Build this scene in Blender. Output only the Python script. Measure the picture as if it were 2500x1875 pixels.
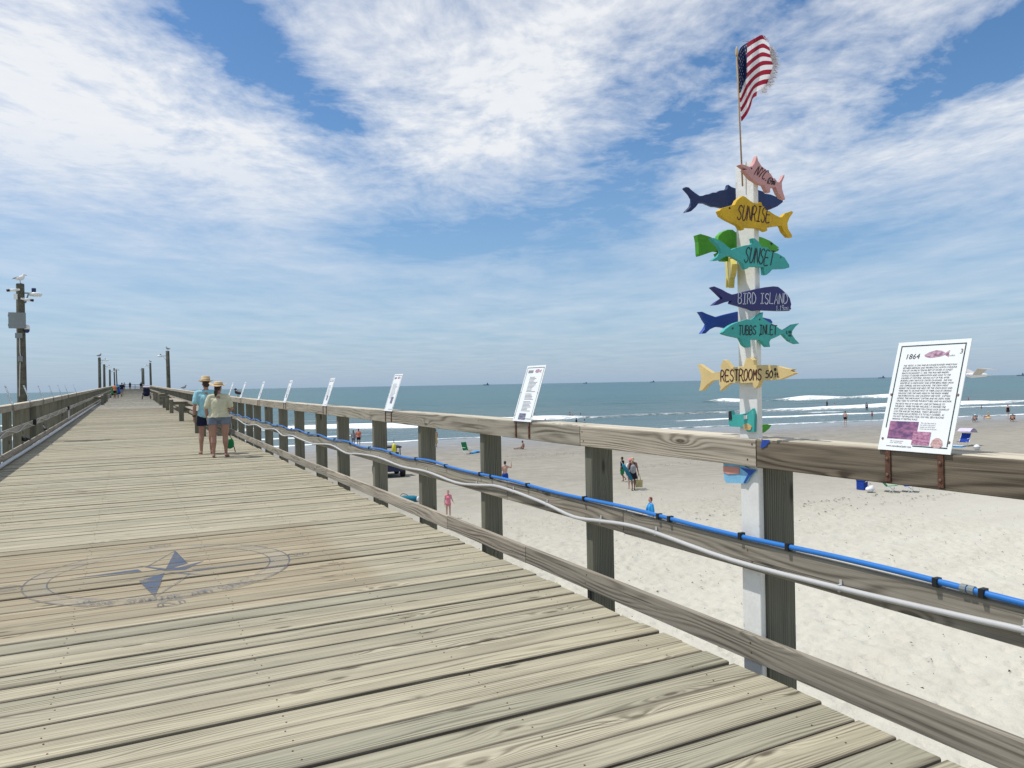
import bpy, bmesh, math, random
import numpy as np
from mathutils import Vector, Matrix, Quaternion
random.seed(7); RNG = np.random.default_rng(7)
rad = math.radians
scene = bpy.context.scene
for o in list(bpy.data.objects): bpy.data.objects.remove(o)
C = scene.collection

# ------------------------------------------------------------------ camera
F, TH, ROLL, EYE = 1822.0, math.atan(935/1822), math.atan(45/2500), 1.5
cam_d = bpy.data.cameras.new('camera'); cam = bpy.data.objects.new('camera', cam_d); C.objects.link(cam)
cam_d.sensor_width = 36; cam_d.lens = 36*F/2500; cam_d.clip_start = .05; cam_d.clip_end = 90000
cam.matrix_world = Matrix.Translation((0, 0, EYE)) @ Matrix.Rotation(-TH, 4, 'Z') @ Matrix.Rotation(rad(90), 4, 'X') @ Matrix.Rotation(-ROLL, 4, 'Z')
scene.camera = cam
scene.render.resolution_x, scene.render.resolution_y = 1024, 768

# ------------------------------------------------------------------ node helper
class G:
    def __init__(s, nt): s.nt = nt
    def __call__(s, typ, ins=None, **props):
        n = s.nt.nodes.new('ShaderNode'+typ)
        for k, v in props.items(): setattr(n, k, v)
        for k, v in (ins or {}).items():
            if isinstance(v, bpy.types.Node): v = v.outputs[0]
            if isinstance(v, bpy.types.NodeSocket): s.nt.links.new(v, n.inputs[k])
            else: n.inputs[k].default_value = v
        return n
    def m(s, op, a, b=0.0, c=None, clamp=False):
        d = {0: a, 1: b}
        if c is not None: d[2] = c
        return s('Math', d, operation=op, use_clamp=clamp).outputs[0]
    def mix(s, f, a, b, mode='MIX'):
        return s('MixRGB', {0: f, 1: a, 2: b}, blend_type=mode).outputs[0]
    def ramp(s, f, lo, hi, a=0.0, b=1.0):
        return s('MapRange', {0: f, 1: lo, 2: hi, 3: a, 4: b}, clamp=True).outputs[0]
    def noise(s, v, scale=1.0, detail=2.0, rough=.5, dist=0.0):
        return s('TexNoise', {'Vector': v, 'Scale': scale, 'Detail': detail, 'Roughness': rough, 'Distortion': dist}).outputs[0]
    def vmul(s, v, xyz): return s('VectorMath', {0: v, 1: xyz}, operation='MULTIPLY').outputs[0]
    def vadd(s, v, xyz): return s('VectorMath', {0: v, 1: xyz}, operation='ADD').outputs[0]
    def sep(s, v): return s('SeparateXYZ', {0: v}).outputs
    def comb(s, x, y, z): return s('CombineXYZ', {0: x, 1: y, 2: z}).outputs[0]
def rgb(*c): return (c[0], c[1], c[2], 1.0)

# ------------------------------------------------------------------ world, sky with high broken cloud, sun
SUN_EL, SUN_AZ = 65.0, (-.889, .457)
w = bpy.data.worlds.new('World'); scene.world = w; w.use_nodes = True
nt = w.node_tree; nt.nodes.clear(); g = G(nt)
sky = g('TexSky', sky_type='NISHITA', sun_disc=False, sun_elevation=rad(SUN_EL), sun_rotation=math.atan2(SUN_AZ[0], SUN_AZ[1]),
        altitude=0, air_density=1.0, dust_density=.35, ozone_density=2.6)
tc = g('TexCoord'); d = tc.outputs['Generated']
sx, sy, sz = g.sep(d)
# a high cloud sheet: directions projected on a flat layer, axes along the wind
ct, st = math.cos(TH), math.sin(TH)
cc = g.m('SUBTRACT', g.m('MULTIPLY', sx, ct), g.m('MULTIPLY', sy, st))
ww = g.m('ADD', g.m('MULTIPLY', sx, st), g.m('MULTIPLY', sy, ct))
zz = g.m('ADD', g.m('MAXIMUM', sz, 0.0), .012)
cx = g.m('DIVIDE', cc, zz); cw = g.m('DIVIDE', ww, zz)
v = g.comb(cx, cw, 0.0)
warp = g('TexNoise', {'Vector': g.vmul(v, (.8, .5, 1)), 'Scale': 1.0, 'Detail': 3.0}).outputs['Color']
vw = g.vadd(v, g.vmul(g.vadd(warp, (-.5, -.5, -.5)), (.55, .9, 0)))
big = g.noise(g.vmul(vw, (1.15, .62, 1)), 1.0, 6.0, .55)
mid = g.noise(g.vmul(vw, (4.2, 3.0, 1)), 1.0, 6.0, .62)
fine = g.noise(g.vmul(vw, (15, 11, 1)), 1.0, 5.0, .6)
dens = g.m('ADD', g.m('MULTIPLY', big, .75), g.m('ADD', g.m('MULTIPLY', g.m('SUBTRACT', mid, .5), g.ramp(sz, .12, .30, .16, .62)), g.m('ADD', .35, g.m('MULTIPLY', g.m('SUBTRACT', fine, .5), g.ramp(sz, .14, .32, .02, .32)))))
# broad openings and banks in the sheet, (across, along, half widths, amount)
BANKS = [(-.30, 4.9, .7, 1.0, -.14), (.45, 4.3, .45, .8, -.10), (-1.6, 3.2, .6, .9, .10), (-.74, 2.05, .14, .45, -.34), (-.64, 2.75, .13, .7, -.17), (-1.0, 2.6, .26, .8, .08), (-1.35, 2.2, .45, .8, .16), (-.05, 2.3, .5, 1.0, .16), (-1.25, 3.6, .5, .8, .10),
         (.62, 2.9, .2, 1.1, -.17), (1.45, 2.25, .22, .7, -.34), (1.1, 2.5, .28, 1.0, .15), (-.85, 4.7, .45, .9, -.16),
         (.1, 4.6, .55, 1.0, -.10), (1.9, 3.4, .6, .8, .12), (-.25, 3.4, .4, .7, .10), (2.4, 5.5, .7, 1.3, -.16), (-2.3, 5.2, .7, 1.0, .06), (.7, 6.0, .8, 1.2, -.05)]
for (c0, w0, sc, sw, am) in BANKS:
    a = g.m('DIVIDE', g.m('SUBTRACT', cx, c0), sc); b = g.m('DIVIDE', g.m('SUBTRACT', cw, w0), sw)
    e = g.m('POWER', 2.718, g.m('MULTIPLY', g.m('ADD', g.m('MULTIPLY', a, a), g.m('MULTIPLY', b, b)), -1.0))
    dens = g.m('ADD', dens, g.m('MULTIPLY', e, am))
alpha = g.ramp(g.m('ADD', dens, g.ramp(sz, .05, .30, .06, 0.0)), .545, .94)
alpha = g.m('MULTIPLY', alpha, g.m('ADD', g.ramp(sz, .0, .10, .10, .40), g.ramp(sz, .13, .30, 0.0, .6)))
alpha = g.m('MULTIPLY', alpha, .93)
shade = g.ramp(fine, .3, .7, .86, 1.0)
ccol = g.mix(shade, rgb(.72, .78, .87), rgb(.95, .965, .985))
deep = g('HueSaturation', {'Hue': .5, 'Saturation': 1.19, 'Value': 1.06, 'Fac': 1.0, 'Color': sky.outputs[0]})
b1 = g('Background', {'Color': g.mix(g.ramp(sz, 0.0, .30, .80, 0.0), deep.outputs[0], rgb(2.05, 3.35, 5.2)), 'Strength': .14})
b2 = g('Background', {'Color': ccol, 'Strength': 1.12})
mx = g('MixShader', {0: alpha, 1: b1, 2: b2})
nt.links.new(mx.outputs[0], g('OutputWorld').inputs[0])

sd = bpy.data.lights.new('sun', 'SUN'); sd.energy = 4.5; sd.angle = rad(.55); sd.color = (1.0, .97, .93)
sun = bpy.data.objects.new('sun', sd); C.objects.link(sun)
sv = Vector((SUN_AZ[0]*math.cos(rad(SUN_EL)), SUN_AZ[1]*math.cos(rad(SUN_EL)), math.sin(rad(SUN_EL))))
sun.rotation_euler = sv.to_track_quat('Z', 'Y').to_euler(); sun.location = (-40, 20, 90)
scene.view_settings.view_transform = 'Standard'; scene.view_settings.look = 'None'
scene.view_settings.exposure = -0.22; scene.view_settings.gamma = 1.0
scene.render.engine = 'CYCLES'

# ------------------------------------------------------------------ places seen in the photograph, as points in the scene
def ray(px, py):
    dx, dy = px-1250, py-937.5; c, s = math.cos(ROLL), math.sin(ROLL)
    u, v = dx*c-dy*s, dx*s+dy*c
    return Vector((F*st+u*ct, F*ct-u*st, -v))
def onX(px, py, X): r = ray(px, py); t = X/r.x; return Vector((X, r.y*t, EYE+r.z*t))
def onY(px, py, Y): r = ray(px, py); t = Y/r.y; return Vector((r.x*t, Y, EYE+r.z*t))
def onZ(px, py, Z): r = ray(px, py); t = (Z-EYE)/r.z; return Vector((r.x*t, r.y*t, Z))
SEA = -4.4
def sandz(x, y): return -3.45-.0125*(y+.13*x)
def onsand(px, py):
    z = -3.9
    for i in range(20): q = onZ(px, py, z); z = sandz(q.x, q.y)
    return q
def rise(y):
    s = y-20
    return 0.0 if s < -10 else (.0098*(s+10)**2/40 if s < 10 else .0098*s)

# ------------------------------------------------------------------ mesh helpers
def link(name, me, mat=None, parent=None, smooth=False):
    o = bpy.data.objects.new(name, me); C.objects.link(o)
    if mat is not None:
        for m_ in (mat if isinstance(mat, (list, tuple)) else [mat]): me.materials.append(m_)
    if parent is not None: o.parent = parent
    if smooth: me.polygons.foreach_set('use_smooth', [True]*len(me.polygons))
    return o
def tag(o, label=None, cat=None, group=None, kind=None):
    if label: o['label'] = label
    if cat: o['category'] = cat
    if group: o['group'] = group
    if kind: o['kind'] = kind
    return o
def thing(name, label, cat, loc=(0, 0, 0), rz=0.0, group=None):
    o = bpy.data.objects.new(name, None); C.objects.link(o); o.empty_display_size = .1
    o.location = loc; o.rotation_euler = (0, 0, rz)
    return tag(o, label, cat, group)
def kids(o): return [c for c in bpy.data.objects if c.parent is o]
def copy_tree(o, parent=None, chmap=None):
    c = o.copy(); C.objects.link(c)
    if parent is not None: c.parent = parent
    for ch in o.children: copy_tree(ch, c)
    return c
class MB:
    def __init__(s): s.v = []; s.f = []; s.mi = []
    def add(s, vs, fs, mi=0):
        n = len(s.v); s.v += [tuple(p) for p in vs]; s.f += [tuple(i+n for i in f) for f in fs]; s.mi += [mi]*len(fs); return s
    def box(s, c, size, M=None, mi=0):
        x, y, z = [a/2 for a in size]; c = Vector(c)
        vs = [Vector((i*x, j*y, k*z)) for i in (-1, 1) for j in (-1, 1) for k in (-1, 1)]
        if M is not None: vs = [M @ p for p in vs]
        return s.add([p+c for p in vs], [(0, 1, 3, 2), (4, 6, 7, 5), (0, 4, 5, 1), (2, 3, 7, 6), (0, 2, 6, 4), (1, 5, 7, 3)], mi)
    def tube(s, pts, r, seg=8, cap=True, mi=0):
        pts = [Vector(p) for p in pts]; n = len(pts)
        rs = r if isinstance(r, (list, tuple)) else [r]*n
        vs = []; up = None
        for i, p in enumerate(pts):
            t = (pts[min(i+1, n-1)]-pts[max(i-1, 0)]).normalized()
            if up is None: up = Vector((0, 0, 1)) if abs(t.z) < .9 else Vector((1, 0, 0))
            a = t.cross(up).normalized(); b = t.cross(a); up = -b if False else up
            for k in range(seg):
                an = 2*math.pi*k/seg; vs.append(p+(a*math.cos(an)+b*math.sin(an))*rs[i])
        fs = [(i*seg+k, i*seg+(k+1) % seg, (i+1)*seg+(k+1) % seg, (i+1)*seg+k) for i in range(n-1) for k in range(seg)]
        if cap: fs += [tuple(range(seg-1, -1, -1)), tuple((n-1)*seg+k for k in range(seg))]
        return s.add(vs, fs, mi)
    def lathe(s, prof, c=(0, 0, 0), seg=16, sx=1.0, sy=1.0, M=None, mi=0):
        c = Vector(c); vs = []
        for (r, z) in prof:
            for k in range(seg):
                an = 2*math.pi*k/seg; p = Vector((r*math.cos(an)*sx, r*math.sin(an)*sy, z)); vs.append((M @ p if M is not None else p)+c)
        n = len(prof)
        fs = [(i*seg+k, i*seg+(k+1) % seg, (i+1)*seg+(k+1) % seg, (i+1)*seg+k) for i in range(n-1) for k in range(seg)]
        fs += [tuple(range(seg-1, -1, -1)), tuple((n-1)*seg+k for k in range(seg))]
        return s.add(vs, fs, mi)
    def ball(s, c, r, seg=10, mi=0):
        r = r if isinstance(r, (list, tuple)) else (r, r, r); n = max(4, seg//2+1)
        prof = [(math.sin(math.pi*i/n)+1e-4, -math.cos(math.pi*i/n)) for i in range(n+1)]
        return s.lathe(prof, c, seg, M=Matrix.Diagonal(r), mi=mi)
    def prism(s, poly, ext, mi=0):
        poly = [Vector(p) for p in poly]; ext = Vector(ext); n = len(poly)
        s.add(poly+[p+ext for p in poly], [tuple(range(n)), tuple(range(2*n-1, n-1, -1))]+[(i, i+n, (i+1) % n+n, (i+1) % n) for i in range(n)], mi)
        return s
    def mesh(s, name='m'):
        me = bpy.data.meshes.new(name); me.from_pydata(s.v, [], s.f)
        if any(s.mi): me.polygons.foreach_set('material_index', s.mi)
        bm = bmesh.new(); bm.from_mesh(me); bmesh.ops.recalc_face_normals(bm, faces=bm.faces); bm.to_mesh(me); bm.free()
        me.update(); return me
    def build(s, name, mat, parent=None, smooth=False): return link(name, s.mesh(name), mat, parent, smooth)
def smooth_path(pts, n=6):
    pts = [Vector(p) for p in pts]; out = []
    for i in range(len(pts)-1):
        p0, p1, p2, p3 = pts[max(i-1, 0)], pts[i], pts[i+1], pts[min(i+2, len(pts)-1)]
        for k in range(n):
            t = k/n; out.append(.5*((2*p1)+(p2-p0)*t+(2*p0-5*p1+4*p2-p3)*t*t+(3*p1-p0-3*p2+p3)*t**3))
    return out+[pts[-1]]
_bc = {}
def board_mesh(L, W, H, ch=.004):
    """chamfered timber, length along local X, width Y, height Z, centred"""
    k = (round(L, 3), round(W, 3), round(H, 3), ch)
    if k in _bc: return _bc[k]
    w_, h_ = W/2, H/2
    sec = [(-w_+ch, -h_), (w_-ch, -h_), (w_, -h_+ch), (w_, h_-ch), (w_-ch, h_), (-w_+ch, h_), (-w_, h_-ch), (-w_, -h_+ch)]
    vs = [(x, y, z) for x in (-L/2, L/2) for (y, z) in sec]
    fs = [tuple(range(7, -1, -1)), tuple(range(8, 16))]+[(i, (i+1) % 8, (i+1) % 8+8, i+8) for i in range(8)]
    me = bpy.data.meshes.new('timber'); me.from_pydata(vs, [], fs); me.update(); _bc[k] = me; return me
def board(name, p0, p1, W, H, mat, parent=None, up=(0, 0, 1), ch=.004, share=True):
    p0, p1 = Vector(p0), Vector(p1); t = (p1-p0); L = t.length; t.normalize(); up = Vector(up)
    y = up.cross(t).normalized(); z = t.cross(y)
    me = board_mesh(L, W, H, ch)
    if len(me.materials) == 0: me.materials.append(None)
    o = bpy.data.objects.new(name, me); C.objects.link(o)
    o.material_slots[0].link = 'OBJECT'; o.material_slots[0].material = mat
    M = Matrix((t, y, z)).transposed().to_4x4(); M.translation = (p0+p1)/2
    if parent is not None: o.parent = parent
    o.matrix_basis = M; return o

# ------------------------------------------------------------------ materials
def new_mat(name):
    m_ = bpy.data.materials.new(name); m_.use_nodes = True; t = m_.node_tree; t.nodes.clear(); return m_, G(t)
def finish(m_, g, col, rough=.7, bump=None, bstr=.3, bdist=.01, metal=0.0, spec=.5, alpha=None, trans=None, **kw):
    ins = {'Base Color': col, 'Roughness': rough, 'Metallic': metal, 'Specular IOR Level': spec}
    if alpha is not None: ins['Alpha'] = alpha
    ins.update(kw)
    p = g('BsdfPrincipled', ins)
    if bump is not None:
        b = g('Bump', {'Strength': bstr, 'Distance': bdist, 'Height': bump}); g.nt.links.new(b.outputs[0], p.inputs['Normal'])
    out = p.outputs[0]
    if trans is not None:
        t = g('BsdfTranslucent', {0: col}); out = g('MixShader', {0: trans, 1: p.outputs[0], 2: t.outputs[0]}).outputs[0]
    g.nt.links.new(out, g('OutputMaterial').inputs[0]); return m_
def paint(name, c, rough=.55, var=.18, scale=9.0, wear=None, wearcol=(.45, .38, .3), bump=.15, metal=0.0, spec=.4, trans=None):
    m_, g = new_mat(name); co = g('TexCoord').outputs['Object']; oi = g('ObjectInfo').outputs['Random']
    p = g.vadd(co, g.comb(g.m('MULTIPLY', oi, 31.0), g.m('MULTIPLY', oi, 17.0), 0.0))
    n = g.noise(p, scale, 5.0, .6); n2 = g.noise(p, scale*9, 3.0)
    f = g.m('ADD', g.m('MULTIPLY', n, .7), g.m('MULTIPLY', n2, .3))
    col = g.mix(g.ramp(f, .3, .7), rgb(*[a*(1-var) for a in c]), rgb(*[min(1, a*(1+var*.7)) for a in c]))
    if wear: col = g.mix(g.m('MULTIPLY', g.ramp(g.noise(p, scale*2.2, 6.0, .7), 1-wear, 1-wear+.08), .8), col, rgb(*wearcol))
    return finish(m_, g, col, rough, n2, bump, .004, metal, spec, trans=trans)
def fabric(name, c, var=.15, scale=260.0):
    m_, g = new_mat(name); co = g('TexCoord').outputs['Object']
    n = g.noise(co, 7.0, 4.0, .6); wv = g.noise(co, scale, 2.0)
    col = g.mix(g.ramp(n, .3, .7), rgb(*[a*(1-var) for a in c]), rgb(*[min(1, a*(1+var)) for a in c]))
    return finish(m_, g, col, .9, g.m('ADD', g.m('MULTIPLY', n, 3.0), wv), .35, .01, spec=.2)
def wood(name, base, dark, light, ring=380.0, wavy=62.0, crack=.5, greys=.3, stain=False, rough=.82, bump=.35, knot=True, tint=(.40, .42, .36), vary=1.0, edge=False):
    """weathered timber, grain along local X"""
    m_, g = new_mat(name); co = g('TexCoord').outputs['Object']; oi = g('ObjectInfo').outputs['Random']
    r2 = g.m('FRACT', g.m('MULTIPLY', oi, 7.31)); r3 = g.m('FRACT', g.m('MULTIPLY', oi, 23.7))
    p = g.vadd(co, g.comb(g.m('MULTIPLY', oi, 91.0), g.m('MULTIPLY', r2, 13.0), g.m('MULTIPLY', r3, 17.0)))
    px, py, pz = g.sep(p)
    low = g.noise(g.vmul(p, (.55, 5.5, 5.5)), 1.0, 2.0, .4)
    # knots bend the growth rings round them
    kp = g.vmul(g.comb(px, g.m('ADD', py, pz), 0.0), (1.15, 4.2, 0)); vo = g('TexVoronoi', {'Vector': kp, 'Scale': 1.0, 'Randomness': 1.0}, voronoi_dimensions='2D'); kd = vo.outputs['Distance']
    kon = g.m('GREATER_THAN', g.sep(vo.outputs['Color'])[0], .55)
    kb = g.m('MULTIPLY', kon, g.ramp(kd, .0, .34, 1.0, 0.0)); kb2 = g.m('MULTIPLY', kb, kb)
    fq = g.ramp(r3, 0.0, 1.0, ring*.55, ring*1.25)
    ph = g.m('ADD', g.m('MULTIPLY', fq, g.m('ADD', py, g.m('MULTIPLY', pz, .7))), g.m('ADD', g.m('MULTIPLY', low, wavy), g.m('MULTIPLY', kb2, 22.0)))
    rg = g.m('MULTIPLY', g.m('ADD', g.m('SINE', g.m('MULTIPLY', ph, 1.0)), 1.0), .5); rg = g.m('MULTIPLY', g.m('POWER', rg, 1.6), g.ramp(g.noise(g.vmul(p, (1.4, 11, 11)), 1.0, 3.0), .34, .62, .12, 1.25))
    fib = g.noise(g.vmul(p, (2.2, 260, 260)), 1.0, 4.0, .7)
    strk = g.noise(g.vmul(p, (.6, 60, 60)), 1.0, 5.0, .7)
    blot = g.noise(g.vmul(p, (1.1, 9, 9)), 1.0, 6.0, .7)
    f = g.m('ADD', g.m('MULTIPLY', rg, .30), g.m('ADD', g.m('MULTIPLY', fib, .5), g.m('MULTIPLY', strk, .5)))
    col = g.mix(g.ramp(f, .36, .86), rgb(*light), rgb(*dark)); col = g.mix(.22, col, rgb(*base))
    col = g.mix(g.m('MULTIPLY', g.ramp(blot, .42, .72), greys), col, rgb(*tint))
    # each timber has weathered to its own tone
    tone = g.mix(oi, rgb(.78, .79, .725), rgb(1.10, 1.06, .96)); tone = g.mix(g.m('MULTIPLY', r2, .7), tone, rgb(1.05, 1.0, .88))
    col = g.mix(vary, col, g.mix(1.0, col, tone, 'MULTIPLY'))
    ck = g.ramp(g.noise(g.vmul(p, (.9, 75, 75)), 1.0, 4.0, .6), .60, .66)
    ck = g.m('MULTIPLY', ck, g.ramp(g.noise(g.vmul(p, (.8, 7, 7)), 1.0, 2.0), .48, .62)); ck = g.m('MULTIPLY', ck, crack)
    col = g.mix(ck, col, rgb(*[a*.22 for a in dark]))
    if knot:
        col = g.mix(g.m('MULTIPLY', kon, g.ramp(kd, .03, .085, .75, 0.0)), col, rgb(dark[0]*.45, dark[1]*.38, dark[2]*.3))
    if stain or edge:
        ey = g.m('ABSOLUTE', g.sep(co)[1]); ed = g.m('MULTIPLY', g.ramp(g.m('ADD', ey, g.m('MULTIPLY', g.m('SUBTRACT', strk, .5), .05)), .070, .093), .75)
        col = g.mix(ed, col, rgb(.13, .108, .082))
    if stain:
        gp = g('NewGeometry').outputs['Position']; gx, gy, gz = g.sep(gp)
        jit = g.m('MULTIPLY', g.m('SUBTRACT', g.noise(g.vmul(gp, (2.5, 6, 1)), 1.0, 5.0), .5), .42); gx2 = g.m('ADD', gx, jit)
        mk = g.m('MULTIPLY', g.m('MULTIPLY', g.ramp(gx2, -1.25, -1.05), g.ramp(gx2, 1.84, 1.66)), g.m('MULTIPLY', g.ramp(gy, 5.34, 5.5), g.ramp(gy, 8.5, 8.3)))
        mk = g.m('MULTIPLY', mk, g.ramp(g.noise(g.vmul(gp, (1.2, 14, 1)), 1.0, 4.0), .25, .6, .25, .72))
        col = g.mix(mk, col, g.mix(.22, g.mix(1.0, col, rgb(.82, .72, .60), 'MULTIPLY'), rgb(.30, .24, .18)))
        sp = g.ramp(g.noise(gp, 2.3, 6.0, .75), .70, .76); col = g.mix(g.m('MULTIPLY', sp, .25), col, rgb(.62, .62, .58))
    h = g.m('SUBTRACT', g.m('ADD', g.m('MULTIPLY', rg, -.4), g.m('MULTIPLY', fib, .6)), g.m('MULTIPLY', ck, 2.0))
    return finish(m_, g, col, rough, h, bump, .006, spec=.25)
M = {}
M['deck'] = wood('deck_timber', (.372, .345, .268), (.112, .098, .072), (.56, .53, .425), stain=True, greys=.5, tint=(.27, .26, .21), crack=1.0, ring=360)
M['rail'] = wood('rail_timber', (.335, .30, .255), (.10, .083, .066), (.53, .49, .43), ring=330, greys=.3, tint=(.27, .255, .235), crack=.75)
M['deckfar'] = wood('far_deck_timber', (.40, .375, .30), (.19, .165, .125), (.55, .52, .43), greys=.3, tint=(.40, .40, .34), vary=0.0)
M['cap'] = wood('sunlit_cap_timber', (.55, .505, .43), (.25, .215, .17), (.72, .68, .60), ring=330, greys=.25, tint=(.40, .38, .33), crack=.9)  # sun on the rail tops is put into this paler cap colour
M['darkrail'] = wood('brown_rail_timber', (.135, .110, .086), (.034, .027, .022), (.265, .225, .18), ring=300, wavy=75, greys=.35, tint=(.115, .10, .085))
M['post'] = wood('green_grey_post', (.155, .155, .128), (.055, .055, .045), (.26, .255, .21), ring=520, wavy=40, greys=.25, tint=(.13, .145, .125), crack=.6)
M['pole'] = wood('treated_pole', (.070, .072, .058), (.035, .035, .028), (.115, .115, .095), ring=420, greys=.2)
M['white'] = paint('white_board_paint', (.74, .74, .70), .55, .14, 6, wear=.38, wearcol=(.50, .48, .43))
M['navy'] = paint('navy_paint', (.010, .030, .12), .5, .35, 8, wear=.2, wearcol=(.03, .06, .17))
M['yellow'] = paint('yellow_paint', (.60, .37, .010), .6, .3, 8, wear=.36, wearcol=(.55, .38, .05))
M['green'] = paint('green_paint', (.07, .33, .025), .6, .25, 9, wear=.2, wearcol=(.2, .5, .1))
M['aqua'] = paint('aqua_paint', (.05, .38, .345), .6, .2, 8, wear=.36, wearcol=(.25, .46, .40))
M['lemon'] = paint('lemon_paint', (.68, .55, .13), .5, .2, 12, wear=.3, wearcol=(.5, .45, .3))
M['indigo'] = paint('indigo_paint', (.022, .025, .14), .5, .25, 8, wear=.25, wearcol=(.05, .04, .12))
M['blue'] = paint('cobalt_paint', (.02, .07, .36), .5, .25, 8, wear=.25, wearcol=(.1, .2, .6))
M['cream'] = paint('cream_paint', (.66, .50, .22), .6, .12, 9, wear=.27, wearcol=(.55, .45, .3))
M['pink'] = paint('pink_paint', (.56, .29, .28), .6, .15, 9, wear=.25, wearcol=(.6, .42, .36))
M['coral'] = paint('coral_paint', (.62, .28, .22), .6, .15, 12, wear=.3, wearcol=(.6, .5, .45))
M['skyblue'] = paint('pale_blue_paint', (.22, .50, .72), .6, .3, 14, wear=.35, wearcol=(.55, .62, .66))
M['ink'] = paint('black_lettering', (.018, .016, .022), .5, .1, 30)
M['maroonink'] = paint('maroon_lettering', (.06, .012, .014), .5, .1, 30)
M['chalk'] = paint('chalk_lettering', (.55, .58, .68), .6, .15, 40)
M['panel'] = paint('placard_white', (.76, .78, .77), .35, .05, 8, wear=.24, wearcol=(.6, .6, .58), bump=.03)
M['greenline'] = paint('dark_green_line', (.02, .05, .045), .5)
M['rust'] = paint('rusty_steel', (.115, .052, .032), .85, .5, 30, wear=.45, wearcol=(.24, .10, .045), bump=.5)
M['bolt'] = paint('bolt_head', (.22, .15, .11), .6, .3, 30, metal=.6)
M['black'] = paint('black_plastic', (.012, .012, .014), .5, .2)
M['bluepipe'] = paint('blue_pipe', (.022, .17, .52), .4, .08, 3, bump=.02)
M['conduit'] = paint('grey_conduit', (.47, .47, .46), .45, .08, 3, bump=.02)
M['steelgrey'] = paint('grey_box', (.20, .23, .235), .5, .08, 4, bump=.03)
M['white_plastic'] = paint('white_plastic', (.72, .73, .72), .4, .06, 6, bump=.02)
M['skin'] = paint('skin', (.36, .20, .145), .55, .12, 14, bump=.1)
M['skin2'] = paint('tanned_skin', (.25, .125, .085), .55, .12, 14, bump=.1)
M['skin3'] = paint('pale_skin', (.50, .31, .24), .55, .1, 14, bump=.1)
M['hair'] = paint('brown_hair', (.035, .02, .016), .6, .4, 60, bump=.6)
M['redhair'] = paint('auburn_hair', (.20, .055, .022), .6, .4, 60, bump=.6)
M['blonde'] = paint('blonde_hair', (.50, .38, .20), .6, .3, 60, bump=.6)
M['straw'] = paint('straw', (.60, .45, .26), .85, .2, 90, bump=.8)
M['straw2'] = paint('dark_straw', (.44, .31, .17), .85, .2, 90, bump=.8)
for nm, c in dict(lightblue=(.30, .56, .62), paleyellow=(.56, .54, .38), navycloth=(.012, .016, .04), denim=(.15, .18, .23), blackcloth=(.012, .012, .02), orange=(.62, .20, .12),
                  bluecloth=(.03, .28, .62), pinkcloth=(.70, .22, .30), redcloth=(.5, .05, .06), greencloth=(.02, .20, .07), tealcloth=(.02, .16, .24), greycloth=(.28, .28, .30),
                  tote=(.48, .42, .20), whitecloth=(.72, .71, .73), royal=(.02, .06, .32), lilac=(.55, .50, .70), tan=(.55, .38, .18)).items(): M[nm] = fabric(nm, c)
M['rubber'] = paint('dark_rubber', (.02, .015, .012), .8, .2, 20)
M['gullwhite'] = paint('gull_white', (.74, .74, .73), .8, .08, 30); M['gullgrey'] = paint('gull_grey', (.26, .27, .29), .8, .15, 30)
M['crow'] = paint('black_feathers', (.010, .010, .014), .45, .3, 40); M['beak'] = paint('orange_beak', (.35, .12, .04), .5)
# ------------------------------------------------------------------ sand
def vnoise(X, Y, seed=0):
    """smooth value noise on arrays"""
    xi = np.floor(X).astype(np.int64); yi = np.floor(Y).astype(np.int64); fx = X-xi; fy = Y-yi
    fx = fx*fx*(3-2*fx); fy = fy*fy*(3-2*fy)
    def h(a, b):
        n = (a*374761393+b*668265263+seed*1442695041) & 0xffffffff; n = ((n ^ (n >> 13))*1274126177) & 0xffffffff
        return ((n ^ (n >> 16)) & 0xffff)/65535.0
    return (h(xi, yi)*(1-fx)+h(xi+1, yi)*fx)*(1-fy)+(h(xi, yi+1)*(1-fx)+h(xi+1, yi+1)*fx)*fy
def axis(parts): return np.unique(np.round(np.concatenate(parts), 4))
def grid_object(name, xs, ys, Z, mat, attrs=None):
    nx, ny = len(xs), len(ys); X, Y = np.meshgrid(xs, ys)
    co = np.stack([X, Y, Z], -1).reshape(-1, 3).astype(np.float32)
    i = (np.arange(ny-1)[:, None]*nx+np.arange(nx-1)[None, :]).ravel()
    q = np.stack([i, i+1, i+nx+1, i+nx], -1).astype(np.int32)
    me = bpy.data.meshes.new(name); me.vertices.add(len(co)); me.vertices.foreach_set('co', co.ravel())
    me.loops.add(q.size); me.loops.foreach_set('vertex_index', q.ravel()); me.polygons.add(len(q))
    me.polygons.foreach_set('loop_start', np.arange(0, q.size, 4, dtype=np.int32)); me.update(calc_edges=True)
    for k, a in (attrs or {}).items():
        at = me.attributes.new(k, 'FLOAT', 'POINT'); at.data.foreach_set('value', a.ravel().astype(np.float32))
    return link(name, me, mat, None, True)
m_, g = new_mat('sand'); gp = g('NewGeometry').outputs['Position']; gx, gy, gz = g.sep(gp)
t_ = g.m('ADD', gy, g.m('MULTIPLY', gx, .13))
wob = g.m('MULTIPLY', g.m('SUBTRACT', g.noise(g.vmul(gp, (.035, .09, 0)), 1.0, 4.0), .5), 16.0); tw = g.m('ADD', t_, wob)
dry, damp, wetc = rgb(.53, .51, .43), rgb(.275, .258, .213), rgb(.19, .178, .153)
n1 = g.noise(gp, 1.3, 5.0, .65); n2 = g.noise(gp, 45.0, 4.0, .7); n3 = g.noise(g.vmul(gp, (.35, 1.3, 1)), 1.0, 5.0, .6)
col = g.mix(g.ramp(tw, 15, 38), dry, damp); col = g.mix(g.ramp(tw, 46, 68), col, wetc)
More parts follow.
